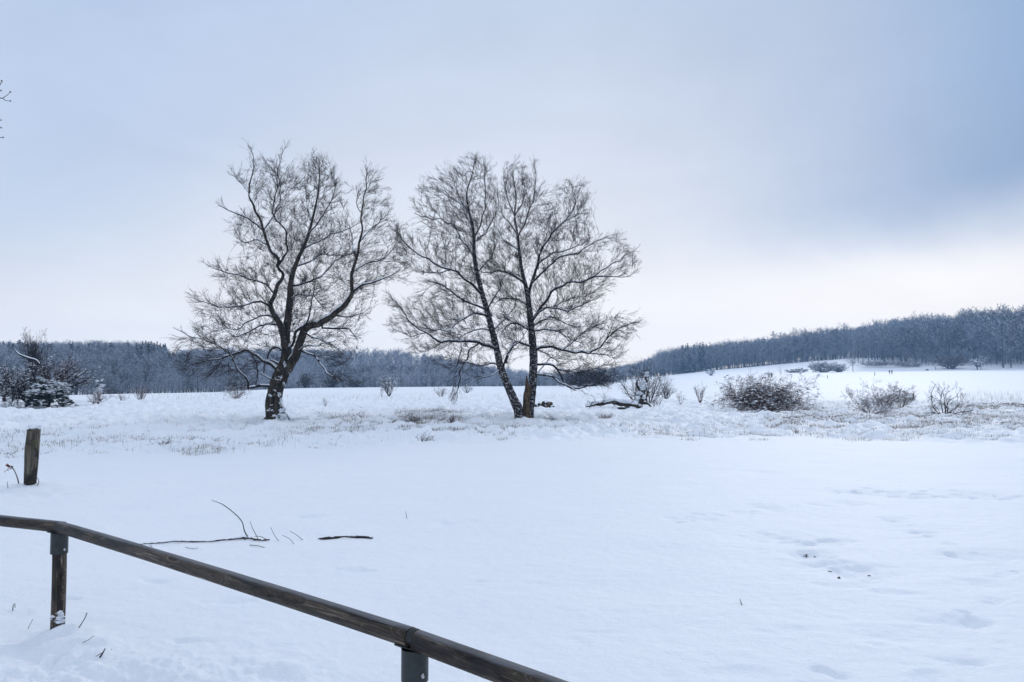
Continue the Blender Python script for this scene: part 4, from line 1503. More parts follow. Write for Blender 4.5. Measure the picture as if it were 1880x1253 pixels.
# ------------------------------------------------------------------ shrubs
def shrub(name, label, X, yb, wpx, hpx, seed, mat='twig', cat='shrub', group=None, stems=9, n1=5, n2=4, n3=0, spread=.9, snow=.3, nblob=0, wob=.12,
          up=.08, r0=None, trunk=None, Y=None, bl_size=.05, droop=0., topfill=1., twigw=.004, sub=('stem', 'twig'), cx=None, t0=.2):
    """branching shrub scaled to the size it has in the photograph (px), standing on the ground"""
    rng = np.random.default_rng(seed)
    g = ground(X, yb) if Y is None else np.array([*pix(X, yb, Y)[:2], 0])
    if Y is not None:
        g[2] = gz(g[0], g[1])
    Yg = g[1]
    W = wpx * Yg / FP
    H = hpx * Yg / FP
    o = empty(name, g, label, cat, group)
    a = rng.random(stems) * 2 * pi
    rb_ = .10 * W * np.sqrt(rng.random(stems)) * (1 if trunk is None else .1)
    P = np.stack([np.cos(a) * rb_, np.sin(a) * rb_ * .7, np.full(stems, -.03 if trunk is None else trunk * H * .9)], -1)
    t = spread * rng.random(stems) ** .8
    D = np.stack([np.cos(a) * t, np.sin(a) * t, np.ones(stems) * .8], -1)
    L = np.full(stems, H) * (.55 + .6 * rng.random(stems)) * (1 + .25 * t)
    r0_ = r0 if r0 else max(.008, H * .012)
    lv = [dict(seg=6, wob=wob, up=up, tip=.35),
          dict(seg=4, wob=wob * 1.3, up=up - droop, n=n1, ang=.75, lr=.5, rr=.6, t0=t0, tip=.4),
          dict(seg=3, wob=wob * 1.5, up=up * .5 - droop, n=n2, ang=.75, lr=.5, rr=.65, t0=.15, tip=.5)]
    if n3:
        lv.append(dict(seg=2, wob=wob * 1.5, up=0 - droop, n=n3, ang=.8, lr=.55, rr=.7, t0=.1, tip=.6))
    G = grow(rng, P, D, L, np.full(stems, r0_), lv)
    allp = np.concatenate([q[1] for q in G])
    lo = np.percentile(allp, 1.0, 0)
    hi = np.percentile(allp, 99.0, 0)
    sx = W / max(hi[0] - lo[0], .01)
    sz = H / max(hi[2], .01)
    xm = (lo[0] + hi[0]) / 2
    sc_ = np.array([sx, (sx * W / W), sz])
    cxs = 0 if cx is None else (cx - X) * Yg / FP
    G2 = []
    for (p0, p1, ra_, rb2) in G:
        p0 = p0 * sc_
        p1 = p1 * sc_
        # keep the feet together, centre the crown
        f0 = np.clip(p0[:, 2:3] / H, 0, 1)
        f1 = np.clip(p1[:, 2:3] / H, 0, 1)
        sh = np.array([[-xm * sx + cxs, 0, 0]])
        G2.append((p0 + sh * f0, p1 + sh * f1, np.maximum(ra_, twigw), np.maximum(rb2, twigw * .8)))
    bl = [tubes(*G2[0], 6, mi=0, bump=.15, bs=9), tubes(*G2[1], 4, mi=0)]
    if trunk:
        th_ = trunk * H
        nn_ = 5
        tp = np.array([[.02 * H * sin(i * 1.7), 0, -.1 + (th_ + .1) * i / nn_] for i in range(nn_ + 1)])
        tr_ = r0_ * 1.8 * (1.25 - .35 * np.arange(nn_ + 1) / nn_)
        mk('trunk', [tubes(tp[:-1], tp[1:], tr_[:-1], tr_[1:], 9, bump=.2, bs=6)], [M['limb']], o)
    mk(sub[0], bl, [M[mat] if not trunk else M['limb']], o)
    mk(sub[1], [tubes(*q, 3, mi=0) for q in G2[2:]], [M[mat]], o)['kind'] = 'stuff'
    sn = []
    if snow > 0:
        for q in G2:
            sn.append(snowcaps(*q, rng, snow, 1.0, .004 * max(1, Yg / 60), k=4, maxz=.85))
    if nblob:
        q = G2[-1]
        idx = rng.integers(0, len(q[0]), nblob)
        c = q[1][idx]
        s_ = bl_size * (.4 + rng.random(nblob))
        sn.append(blobs(c, s_, s_ * .55, rng))
    sn = [s_ for s_ in sn if len(s_[0])]
    if sn:
        mk('snow_cap', sn, [M['snow_cap']], o)
    return o


GR = 'shrubs dotted over the snowy meadow'
# right-hand meadow
shrub('snowy_shrub', 'large dense dark shrub loaded with snow clumps, widest on the meadow, right of centre', 1402, 754, 158, 62, 101, 'twig_r', group=GR, stems=80, n1=8, n2=6, n3=4, spread=1.9, snow=.04, nblob=1300, bl_size=.07, up=.02, t0=.06, wob=.2, r0=.011)
shrub('bramble_bush', 'arching thorny bush with pale twigs, leftmost of the three right-hand thorn bushes', 1598, 760, 84, 46, 102, 'twig_r', group=GR, stems=11, n1=8, n2=6, n3=3, spread=1.5, snow=.14, nblob=300, bl_size=.035, droop=.06, cx=1592, wob=.2, r0=.016, t0=.1)
shrub('bramble_bush', 'tall arching thorn bush, middle and highest of the three right-hand thorn bushes', 1624, 752, 74, 52, 103, 'twig_r', group=GR, stems=14, n1=8, n2=6, n3=3, spread=1.2, snow=.14, nblob=300, bl_size=.035, droop=.06, cx=1628, wob=.2, r0=.016, t0=.1)
shrub('bramble_bush', 'rounder thorn bush just left of the small red-brown post', 1655, 750, 46, 40, 104, 'twig_y', group=GR, stems=12, n1=8, n2=6, n3=3, spread=1.1, snow=.14, nblob=160, bl_size=.035, cx=1657, wob=.2, r0=.014, t0=.1)
shrub('thorn_bush', 'open forked thorn bush with wide crooked branches, rightmost on the meadow', 1737, 763, 96, 62, 105, 'twig', group=GR, stems=8, n1=7, n2=4, n3=2, spread=1.6, snow=.22, nblob=60, bl_size=.03, wob=.26, r0=.030, cx=1735, up=.02, t0=.1)
shrub('bare_shrub', 'small fan-shaped bare bush right behind the snapped tree stump', 1223, 733, 42, 37, 106, 'twig', group=GR, stems=22, n1=5, n2=3, spread=1.0, snow=.25, r0=.022)
shrub('bare_shrub', 'small spindly brown shrub between fan-shaped bush and the large snowy shrub', 1286, 742, 24, 34, 107, 'twig_r', group=GR, stems=9, n1=6, n2=4, spread=.8, snow=.3, nblob=40, bl_size=.04)
shrub('bare_shrub', 'tiny thin sapling shrub just right of the fan-shaped bush', 1250, 745, 18, 24, 108, 'twig_r', group=GR, stems=5, n1=5, n2=3, spread=.6, snow=.2)
shrub('bare_shrub', 'low reddish sprigs at the right foot of the snapped stump', 1205, 748, 28, 26, 109, 'twig_r', group=GR, stems=12, n1=5, n2=3, spread=1., snow=.25)
shrub('bare_shrub', 'leggy thin bare shrub growing on the left side of the snapped stump', 1166, 740, 66, 60, 110, 'twig', group=GR, stems=10, n1=5, n2=4, spread=1.3, snow=.15, cx=1160, r0=.028)
shrub('bare_shrub', 'tall airy bare bush behind the snapped stump, reaching above the field edge', 1190, 742, 84, 88, 111, 'twig', group=GR, stems=16, n1=7, n2=5, spread=1.15, snow=.08, Y=58, cx=1186, r0=.03, twigw=.0045)
shrub('bare_shrub', 'sparse little sprig on the snow above the fallen trunk', 1105, 733, 26, 14, 112, 'twig', group=GR, stems=5, n1=4, n2=2, spread=1.4, snow=.1)
# centre and left meadow
shrub('snowy_shrub', 'upright snow-flecked dark shrub on the field between old birch and twin birches', 714, 728, 36, 40, 120, 'twig', group=GR, stems=16, n1=7, n2=5, n3=2, spread=.75, snow=.3, nblob=260, bl_size=.06)
shrub('bare_shrub', 'thin dry stalk shrub just left of the upright dark shrub', 701, 729, 6, 18, 121, 'twig_r', group=GR, stems=3, n1=5, n2=2, spread=.4, snow=.1)
shrub('bare_shrub', 'low rounded pale-brown shrub left of the twin birches', 810, 729, 30, 20, 122, 'twig_r', group=GR, stems=18, n1=5, n2=3, spread=1.2, snow=.3)
shrub('bare_shrub', 'low dark shrub at the field edge, seen left of the leaning birch trunk', 856, 722, 30, 24, 123, 'twig', group=GR, stems=14, n1=5, n2=4, spread=1.1, snow=.2)
shrub('bare_shrub', 'slim dark weed standing alone in the snow right of the old birch', 597, 748, 9, 18, 124, 'twig_r', group=GR, stems=4, n1=6, n2=3, spread=.4, snow=.3)
shrub('bare_shrub', 'fan of bare stems low on the field just left of the old birch trunk', 433, 732, 48, 30, 125, 'twig_r', group=GR, stems=26, n1=5, n2=3, spread=1.2, snow=.3)
shrub('bare_shrub', 'small reddish fan-shaped shrub at the field edge far left of the old birch', 257, 737, 28, 28, 126, 'twig_r', group=GR, stems=24, n1=4, n2=3, spread=.8, snow=.1)
shrub('bare_shrub', 'sparse reddish scrub between the two denser shrubs at the left field edge', 222, 738, 28, 18, 127, 'twig_r', group=GR, stems=12, n1=4, n2=3, spread=1., snow=.15)
shrub('bare_shrub', 'reddish low shrub right of the snow-laden evergreen bush', 176, 744, 38, 26, 128, 'twig_r', group=GR, stems=30, n1=4, n2=3, spread=1.1, snow=.1)
shrub('snowy_shrub', 'thin upright shrub with white snow balls above the reddish low shrub at left', 184, 740, 22, 42, 129, 'twig_r', group=GR, stems=6, n1=5, n2=3, spread=.5, snow=.5, nblob=30, bl_size=.13)
shrub('snowy_shrub', 'flat tangled little shrub in front of the leftmost crooked tree', 26, 751, 34, 16, 130, 'twig', group=GR, stems=14, n1=5, n2=4, spread=1.5, snow=.3, nblob=60, bl_size=.05)
# left tree group
GL = 'crooked trees at the left field edge'
shrub('crooked_tree', 'gnarled spreading tree with dark trunk behind the snow-laden evergreen bush', 66, 747, 150, 84, 140, 'twig', 'tree', GL, stems=10, n1=8, n2=6, n3=4, spread=1.5, snow=.15, nblob=260, bl_size=.05, trunk=.30, r0=.10, wob=.18, cx=100, up=.03, twigw=.0075)
shrub('crooked_tree', 'gnarled tree with a crooked double trunk at the left of the snow-laden evergreen bush', 51, 748, 96, 72, 141, 'twig', 'tree', GL, stems=9, n1=8, n2=6, n3=3, spread=1.6, snow=.14, nblob=120, bl_size=.04, trunk=.26, r0=.09, wob=.2, cx=40, up=.0, twigw=.0075)
shrub('crooked_tree', 'small dark tree leaning over the left edge of the picture', 8, 742, 62, 64, 142, 'twig', 'tree', GL, stems=9, n1=8, n2=6, n3=2, spread=1.2, snow=.2, nblob=120, bl_size=.05, trunk=.25, r0=.07, wob=.2, twigw=.0075)
shrub('slim_birch', 'slim upright bare birch rising above the crooked trees at the left', 58, 735, 42, 126, 143, 'twig', 'tree', GL, stems=20, n1=8, n2=5, n3=2, spread=.34, snow=.05, trunk=.30, r0=.05, wob=.08, up=.14, Y=66, twigw=.0075)
shrub('crooked_tree', 'dense dark rounded tree crown behind the right half of the crooked tree group', 96, 738, 80, 84, 144, 'twig_r', 'tree', GL, stems=16, n1=8, n2=6, n3=2, spread=.9, snow=.15, trunk=.2, r0=.06, wob=.12, Y=62, twigw=.0075)
g = ground(52, 747)
o = empty('dead_limb', g + [0, .3, 0], 'bare dead limb with a ridge of snow rising leftward above the crooked trees', 'branch', GL)
cs, blk = limb_mesh([(*q[:3], q[3]) for q in traced([(80, 700, 7), (76, 680, 5), (68, 664, 4.5), (55, 659, 4.0), (44, 655, 3.5), (34, 650, 2.5), (27, 642, 1.5)], g[1] + .3, g + [0, .3, 0])], 8, .2, 3, .1)
mk('branch', [blk], [M['limb']], o)
mk('snow_cap', [snowcaps(cs[:-1, :3], cs[1:, :3], cs[:-1, 3], cs[1:, 3], np.random.default_rng(1), 1., .8, .004, k=7, maxz=.9)], [M['snow_cap']], o)
# evergreen bush under snow
rng = np.random.default_rng(77)
g = ground(88, 749)
Yg = g[1]
Wd, Hd = 66 * Yg / FP, 52 * Yg / FP
o = empty('evergreen_bush', g, 'dark evergreen bush bowed under a thick layer of snow among the crooked trees', 'bush')
n = 2600
a = rng.random(n) * 2 * pi
el_ = rng.random(n) ** .7
rr_ = np.sqrt(1 - (el_ * .95) ** 2) * (.45 + .55 * rng.random(n) ** .4)
Pn = np.stack([np.cos(a) * rr_ * Wd * .5, np.sin(a) * rr_ * Wd * .4, el_ * Hd * .95 * (.7 + .3 * rng.random(n))], -1)
Pn += np.stack([vn3(Pn, 1.4, 1), vn3(Pn, 1.4, 2), .7 * vn3(Pn, 1.4, 3)], -1) * 1.1
Pn += np.stack([vn3(Pn, 4., 1), vn3(Pn, 4., 2), .7 * vn3(Pn, 4., 3)], -1) * .35
Dn = unit(Pn * [1, 1, .2] + rng.normal(size=(n, 3)) * .3) * (.12 + .2 * rng.random((n, 1)))
mk('foliage', [slivers(Pn, Pn + Dn, np.full(n, .09), rng), slivers(Pn, Pn + Dn * [1, 1, -.5], np.full(n, .07), rng)], [M['conifer']], o)
mk('trunk', [tubes(np.array([[0, 0, -.1], [.1, 0, .4]]), np.array([[.1, 0, .4], [0, 0, 1.1]]), np.array([.12, .09]), np.array([.09, .04]), 8)], [M['limb']], o)
k_ = (Pn[:, 2] > Hd * .40) | (rng.random(n) < .18)
k_ &= rng.random(n) < np.clip(.42 + 1.3 * vn3(Pn, 1.6, 9), .05, .9)
Ps = Pn[k_] + Dn[k_] * .5 + [0, 0, .03]
mk('snow_cap', [blobs(Ps, .06 + .11 * rng.random(len(Ps)), .025 + .035 * rng.random(len(Ps)), rng)], [M['snow_cap']], o)

# ------------------------------------------------------------------ snapped stump, fallen trunk, log pile
g = ground(1174, 749)
Yg = g[1]
o = empty('snapped_stump', g, 'tall jagged snapped tree stump plastered with snow beside the fallen trunk', 'tree stump')
cs, blk = limb_mesh(traced([(1172, 752, 20), (1173, 742, 14), (1178, 728, 9), (1182, 714, 8), (1184, 702, 6), (1186, 690, 4.5), (1186, 679, 1.5)], Yg, g), 12, .45, 3.5)
mk('trunk', [blk], [M['bark_old']], o)
bl = []
for pts in ([(1180, 722, 6), (1172, 712, 6), (1169, 704, 4), (1170, 698, 2)], [(1176, 738, 6), (1186, 730, 5), (1190, 718, 3)], [(1180, 740, 6), (1190, 742, 4), (1196, 748, 3)], [(1184, 706, 3), (1190, 698, 2)]):
    cs, b_ = limb_mesh(traced(pts, Yg - .1, g), 8, .35, 5)
    mk('broken_branch', [b_], [M['bark_old']], o)
rng = np.random.default_rng(17)
Ps = []
for (X, Yv, s_, n) in ((1181, 703, .16, 16), (1178, 712, .17, 20), (1174, 722, .12, 10), (1186, 688, .07, 8), (1168, 736, .16, 14), (1182, 731, .09, 7), (1174, 744, .1, 4)):
    q = pix(X, Yv, Yg) - g
    Ps.append(q + np.array([0, -.16, 0]) + rng.normal(size=(n, 3)) * [s_ * .5, .05, s_ * .7])
Ps = np.concatenate(Ps)
mk('snow_patch', [blobs(Ps, .06 + .08 * rng.random(len(Ps)), .05 + .08 * rng.random(len(Ps)), rng)], [M['snow_cap']], o)
g = ground(1165, 750)
o = empty('fallen_tree', g, 'dark mossy fallen tree trunk with snow along its back, left of the snapped stump', 'fallen tree')
tp = traced([(1170, 747, 13), (1155, 743, 12), (1140, 741, 10), (1123, 738, 8), (1108, 741, 7), (1090, 744, 5), (1075, 747, 3)], g[1], g)
cs, blk = limb_mesh(tp, 14, .75, 4.5)
mk('trunk', [blk], [M['rotten'] if False else M['bark_old']], o)
mk('snow_cap', [snowcaps(cs[:-1, :3], cs[1:, :3], cs[:-1, 3], cs[1:, 3], rng, .9, 1.0, .02, k=9), blobs(cs[::2, :3] + [0, 0, .12] + rng.normal(size=(len(cs[::2]), 3)) * [.1, .05, .02], .10 + .12 * rng.random(len(cs[::2])), .05 + .07 * rng.random(len(cs[::2])), rng)], [M['snow_cap']], o)
G = grow(rng, cs[::5, :3], unit(rng.normal(size=(len(cs[::5]), 3)) + [-.3, 0, .3]), np.full(len(cs[::5]), 1.0), np.full(len(cs[::5]), .02), [dict(seg=5, wob=.3, tip=.4), dict(seg=3, wob=.25, n=6, ang=.8, lr=.5, rr=.6), dict(seg=2, wob=.2, n=3, ang=.8, lr=.5, rr=.7)])
mk('twig', [tubes(*q, 4) for q in G], [M['twig']], o)['kind'] = 'stuff'
cs, blk = limb_mesh([(a, b - .4, c, d) for a, b, c, d in traced([(1160, 751, 7), (1140, 750, 5), (1115, 752, 4), (1092, 751, 3)], g[1], g)], 8, .4, 4)
mk('limb', [blk], [M['bark_old']], o)
for i, (X, Yv, r_, tl_) in enumerate(((987, 745, .10, 'small dark log end at the left of the log pile'), (993, 742, .085, 'rounded log standing up on the left of the log pile'), (1001, 740, .12, 'topmost rounded log of the log pile'),
                                      (994, 747, .13, 'brown log end at the bottom middle of the log pile'), (1008, 743, .13, 'light brown log lying to the right on the log pile'), (1013, 747, .08, 'small dark log at the far right of the log pile'),
                                      (1002, 746, .12, 'dark log in the middle of the log pile'))):
    q = pix(X, Yv, 50.5)
    gb = gz(q[0], 50.5)
    o = obj_along('log', np.array([q[0] - .12, 50.3, max(q[2] - .02, gb + r_ * .7)]), np.array([q[0] + .14, 50.75, max(q[2] + .04, gb + r_ * .8)]), r_, [M['rotten'] if i in (3, 4) else M['bark_old']], None, np.zeros(3), k=14, rings=6, bumpy=.3, seed=i * 5)
    tag(o, tl_, 'log', 'logs of the small pile behind the twin birches')
    Pq = rng.normal(size=(5, 3)) * [.05, .05, .01]

# ------------------------------------------------------------------ posts and people far off
def farpost(X, yb, hpx, wpx, label, mat, Y=None):
    g = ground(X, yb)
    if Y:
        g = pix(X, yb, Y)
        g[2] = gz(g[0], g[1])
    h = hpx * g[1] / FP
    r_ = wpx * g[1] / FP * .5
    z = np.array([-.2, .35, .7, .96, 1.0]) * h
    rad_ = np.array([1, .95, .9, .86, .5]) * r_
    p = np.stack([np.array([0, .01, .0, .02, .02]) * h, z * 0, z], -1)
    o = empty('marker_post', g, label, 'post')
    mk('shaft', [tubes(p[:-1], p[1:], rad_[:-1], rad_[1:], 10, bump=.12, bs=5)], [M[mat]], o)
    mk('snow_cap', [blobs(np.array([[.02 * h, 0, h]]), np.array([r_ * .9]), np.array([r_ * .5]), np.random.default_rng(3))], [M['snow_cap']], o)
    return o


farpost(1677, 738, 14, 3.2, 'short red-brown post in the meadow between the thorn bushes', 'redbark')
farpost(1519, 695, 5.5, 1.1, 'small distant marker post on the slope behind the large snowy shrub', 'limb')
farpost(1606, 690, 7, 1.2, 'small distant marker post just left of the walking couple', 'limb')
for i, (X, yb, h_) in enumerate(((100, 738, 9), )):
    farpost(112, 738, 10, 2, 'thin dark stake right of the snow-laden evergreen bush', 'limb', Y=60)


def person(label, X, yb, hpx, rz, coat, stride=.18, group='walkers on the far snow field'):
    g = ground(X, yb)
    H = 1.74
    if abs(hpx * g[1] / FP - H) > .5:
        pass
    me = bpy.data.meshes.new('person')
    J = {'pel': (0, 0, .95), 'ch': (0, 0, 1.28), 'nk': (0, .01, 1.48), 'hd': (0, .02, 1.60), 'ht': (0, .02, 1.70),
         'sl': (-.19, 0, 1.41), 'el': (-.25, .03, 1.13), 'wl': (-.24, .14, .90), 'sr': (.19, 0, 1.41), 'er': (.25, -.05, 1.13), 'wr': (.25, .02, .88),
         'hl': (-.10, 0, .90), 'kl': (-.11, .5 * stride, .50), 'al': (-.11, .4 * stride, .08), 'tl': (-.11, .4 * stride + .15, .04),
         'hr': (.10, 0, .90), 'kr': (.11, -.15 * stride, .49), 'ar': (.11, -1.3 * stride, .10), 'tr': (.11, -1.3 * stride + .14, .04)}
    E = [('pel', 'ch'), ('ch', 'nk'), ('nk', 'hd'), ('hd', 'ht'), ('ch', 'sl'), ('sl', 'el'), ('el', 'wl'), ('ch', 'sr'), ('sr', 'er'), ('er', 'wr'), ('pel', 'hl'), ('hl', 'kl'), ('kl', 'al'), ('al', 'tl'), ('pel', 'hr'), ('hr', 'kr'), ('kr', 'ar'), ('ar', 'tr')]
    Rd = dict(pel=.17, ch=.19, nk=.065, hd=.10, ht=.08, sl=.085, el=.06, wl=.045, sr=.085, er=.06, wr=.045, hl=.11, kl=.075, al=.05, tl=.045, hr=.11, kr=.075, ar=.05, tr=.045)
    ks = list(J)
    me.from_pydata([J[q] for q in ks], [(ks.index(a), ks.index(b)) for a, b in E], [])
    ob = bpy.data.objects.new('person', me)
    COL.objects.link(ob)
    md = ob.modifiers.new('skin', 'SKIN')
    for i, q in enumerate(ks):
        me.skin_vertices[0].data[i].radius = (Rd[q], Rd[q] * .8)
        me.skin_vertices[0].data[i].use_root = q == 'pel'
    s_ = ob.modifiers.new('sub', 'SUBSURF')
    s_.levels = s_.render_levels = 1
    dg = C.evaluated_depsgraph_get()
    m2 = bpy.data.meshes.new_from_object(ob.evaluated_get(dg))
    ob.modifiers.clear()
    ob.data = m2
    m2.materials.clear()
    m2.materials.append(coat)
    for p in m2.polygons:
        p.use_smooth = True
    ob.location = g
    ob.rotation_euler = (0, 0, rz)
    tag(ob, label, 'person', group)
    return ob


person('person in dark clothes, left one of the couple walking on the far right snow field', 1633, 688, 6, 2.9, M['coat'])
person('person in dark clothes, right one of the couple walking on the far right snow field', 1637.5, 688, 6, 3.0, M['coat'], -.16)
person('person in dark clothes alone below the wood edge, right of the couple', 1718, 680, 5, 1.9, M['coat'], .05)
person('left one of two dark figures on the slope above the large snowy shrub', 1411, 694, 6, .3, M['coat'])
person('right one of two dark figures on the slope above the large snowy shrub', 1417, 694, 6, .2, M['coat'], -.15)

# ------------------------------------------------------------------ wood
def proto_tree(seed, kind):
    """returns (prism block, dark slivers, snow slivers) of a unit-height tree"""
    rng = np.random.default_rng(seed)
    if kind == 'conifer':
        tr_ = tubes(np.array([[0, 0, 0.]]), np.array([[0, 0, 1.]]), np.array([.018]), np.array([.003]), 4)
        n = 420
        z = .10 + .88 * rng.random(n) ** .85
        a = rng.random(n) * 2 * pi
        L = (1.02 - z) * .21 * (.6 + .5 * rng.random(n))
        tier = np.floor(z * 15) / 15
        z = z * .45 + (tier + .03) * .55
        p0 = np.stack([z * 0, z * 0, z], -1)
        p1 = p0 + np.stack([np.cos(a) * L, np.sin(a) * L, -L * .35], -1)
        md = (p0 + p1) / 2
        V1 = slivers(p0, p1, np.full(n, .035), rng)
        V2 = slivers(p1, p0 + [0, 0, .01], np.full(n, .045), rng)
        k_ = rng.random(n) < .45
        V3 = slivers(p1[k_] + [0, 0, .006], md[k_] + [0, 0, .012], np.full(k_.sum(), .03), rng)
        return (tr_, [V1, V2], [V3])
    ns = {'beech': 7, 'slim': 5, 'dark': 9}[kind]
    stems = 1
    lv = [dict(seg=6, wob=.03, up=.05, tip=.25),
          dict(seg=4, wob=.10, up=.12, n=ns * 2, ang=.62, lr=.50, rr=.50, t0=.30 if kind != 'dark' else .12, tip=.3, sh=1.05),
          dict(seg=3, wob=.14, up=.08, n=6, ang=.7, lr=.55, rr=.55, t0=.2, tip=.4),
          dict(seg=1, wob=.2, up=.04, n=7, ang=.7, lr=.55, rr=.5, t0=.1, tip=.5)]
    G = grow(rng, np.array([[0, 0, -.02]]), np.array([[.03 * rng.normal(), .03 * rng.normal(), 1]]), np.array([.93]), np.array([.008 if kind == 'slim' else .011]), lv)
    top = max(q[1][:, 2].max() for q in G)
    G = [(a / top, b / top, c, d) for a, b, c, d in G]
    tr_ = tubes(*G[0], 5)
    t2 = tubes(*G[1], 3)
    pr = (np.concatenate([tr_[0], t2[0]]), np.concatenate([tr_[1], t2[1] + len(tr_[0])]), 0)
    d1 = slivers(G[2][0], G[2][1], np.full(len(G[2][0]), .0075), rng)
    d2 = slivers(G[3][0], G[3][1], np.full(len(G[3][0]), .0052), rng)
    k_ = rng.random(len(G[3][0])) < .30
    s1 = slivers(G[3][0][k_] + [0, 0, .003], G[3][1][k_] + [0, 0, .003], np.full(k_.sum(), .0075), rng)
    k2 = rng.random(len(G[2][0])) < .5
    s2 = slivers(G[2][0][k2] + [0, 0, .004], G[2][1][k2] + [0, 0, .004], np.full(k2.sum(), .008), rng)
    k3 = (rng.random(len(G[1][0])) < .5)
    s3 = slivers(G[1][0][k3] + [0, 0, .006], G[1][1][k3] + [0, 0, .006], np.full(k3.sum(), .008), rng)
    return (pr, [d1, d2], [s1, s2, s3])


def cat_(bl):
    V, F, off = [], [], 0
    for b in bl:
        V.append(b[0])
        F.append(np.asarray(b[1]) + off)
        off += len(b[0])
    return np.concatenate(V), np.concatenate(F)


PROTO = {}
for kd, ct in (('beech', 5), ('slim', 3), ('dark', 3), ('conifer', 3)):
    PROTO[kd] = [proto_tree(900 + 31 * i + len(kd), kd) for i in range(ct)]


def stamp(block, P, Hh, Wd, rot):
    """copies of one block at many places -> one block"""
    V, F = block
    n = len(P)
    c, s = np.cos(rot)[:, None], np.sin(rot)[:, None]
    x = (V[None, :, 0] * c - V[None, :, 1] * s) * Wd[:, None]
    y = (V[None, :, 0] * s + V[None, :, 1] * c) * Wd[:, None]
    z = V[None, :, 2] * Hh[:, None]
    W_ = np.stack([x, y, z], -1) + P[:, None, :]
    FF = F[None] + (np.arange(n) * len(V))[:, None, None]
    return W_.reshape(-1, 3), FF.reshape(-1, F.shape[1])


def wood(name, P, Hh, kinds, rng, label, snowfrac=1., mats=None, cat='wood'):
    bl = []
    Wd = Hh * (.9 + .35 * rng.random(len(P)))
    rot = rng.random(len(P)) * 6.28
    pid = rng.integers(0, 99, len(P))
    tone = np.clip(((vn2(P[:, 0] * .06, P[:, 1] * .03, 88) * 2.2 + .5) * 3 + rng.normal(size=len(P)) * .8).astype(int), 0, 2)
    for kd in PROTO:
        for i, pr in enumerate(PROTO[kd]):
            for tn in range(3):
                k_ = (kinds == kd) & (pid % len(PROTO[kd]) == i) & (tone == tn)
                if not k_.any():
                    continue
                mi = 2 if kd == 'conifer' else 3 + tn
                for q, m_ in ((cat_([pr[0]]), 0), (cat_(pr[1]), mi), (cat_(pr[2]), 1)):
                    if m_ == 1 and tn == 1 and kd != 'conifer':
                        q = (q[0][:len(q[0]) // 6 * 3], q[1][:len(q[0]) // 6])
                    v, f = stamp(q, P[k_], Hh[k_], Wd[k_], rot[k_])
                    bl.append((v, f, m_))
    o = mk(name, bl, [M['farbark'], M['farsnow'], M['conifer']] + [M[q] for q in (mats or ('frost1', 'frost2', 'frost3'))], smooth=False)
    tag(o, label, cat, kind='stuff')
    return o


def wood_sites(X0, X1, d0f, d1, sp, rng, zf, hr):
    """jittered rows of trees between two view angles, canopy kept under a skyline"""
    P, Hh = [], []
    d = min(d0f(X) for X in np.linspace(X0, X1, 30))
    while d < d1:
        wdt = (X1 - X0) / FP * d
        n = int(wdt / sp)
        X = X0 + (X1 - X0) * (np.arange(n) + rng.random(n)) / n
        dd = d + rng.random(n) * sp * .8
        for x_, q in zip(X, dd):
            if q < d0f(x_):
                continue
            yy = q / math.hypot(1, (x_ - 940) / FP)
            P.append(((x_ - 940) / FP * yy, yy, 0, x_))
        d += sp * .75
    P = np.array(P)
    Xp = P[:, 3].copy()
    P = P[:, :3]
    P[:, 2] = terrain(P[:, 0], P[:, 1])
    D_ = np.hypot(P[:, 0], P[:, 1])
    ztop = EYE + zf(Xp, P) * P[:, 1] / FP
    h = hr[0] + (hr[1] - hr[0]) * rng.random(len(P))
    h = np.minimum(h, (ztop - P[:, 2]) * (.80 + .22 * rng.random(len(P))))
    k_ = h > 3.5
    return P[k_], h[k_], Xp[k_]


SKL = ([-700, -300, 0, 100, 200, 250, 300, 318, 335, 360, 450, 560, 640, 720, 800, 860, 920, 980, 1040, 1100, 1140, 1180, 1210, 1240, 1280, 1340, 1440, 1520, 1600, 1700, 1800, 1880, 2100, 2600],
       [615, 622, 628, 629, 628, 626, 632, 650, 642, 636, 638, 638, 640, 641, 650, 662, 672, 682, 688, 690, 672, 662, 645, 636, 630, 624, 612, 606, 592, 577, 567, 562, 558, 550])
sky_l = lambda X, P: 702 - np.interp(X, *SKL) + (9 + 14 * (X > 1400)) * vn2(P[:, 0] * .06, P[:, 1] * .06, 5) + 7 * vn2(P[:, 0] * .2, P[:, 1] * .2, 6)
rng = np.random.default_rng(404)
dcx = lambda X: np.interp(X, [-800, 0, 400, 560, 1000, 1140], [85, 100, 128, 200, 270, 300])
d0 = lambda X: dcx(X) + np.interp(X, [0, 400, 560, 1140], [62, 58, 40, 40])
P, h, Xp = wood_sites(-520, 1150, d0, 490, 7.2, rng, sky_l, (7.5, 13.5))
kinds = np.where(rng.random(len(P)) < .72, 'beech', 'slim').astype('<U8')
cn = (Xp > 255) & (Xp < 322) & (rng.random(len(P)) < .7) & (np.hypot(P[:, 0], P[:, 1]) > 300)
cn |= (vn2(P[:, 0] * .02, P[:, 1] * .03, 9) > .27) & (rng.random(len(P)) < .5) & (np.hypot(P[:, 0], P[:, 1]) > 280)
kinds[cn] = 'conifer'
Pu, hu, Xu = wood_sites(-520, 1150, lambda X: d0(X) - 8, 380, 4.6, rng, lambda X, P: 0 * X + 60, (4, 8))
P = np.concatenate([P, Pu]); h = np.concatenate([h, hu]); kinds = np.concatenate([kinds, np.full(len(Pu), 'dark').astype('<U8')])
print('left wood', len(P))
wood('far_wood', P, h, kinds, rng, 'hazy blue bare wood dusted with snow covering the low hill across the left background')
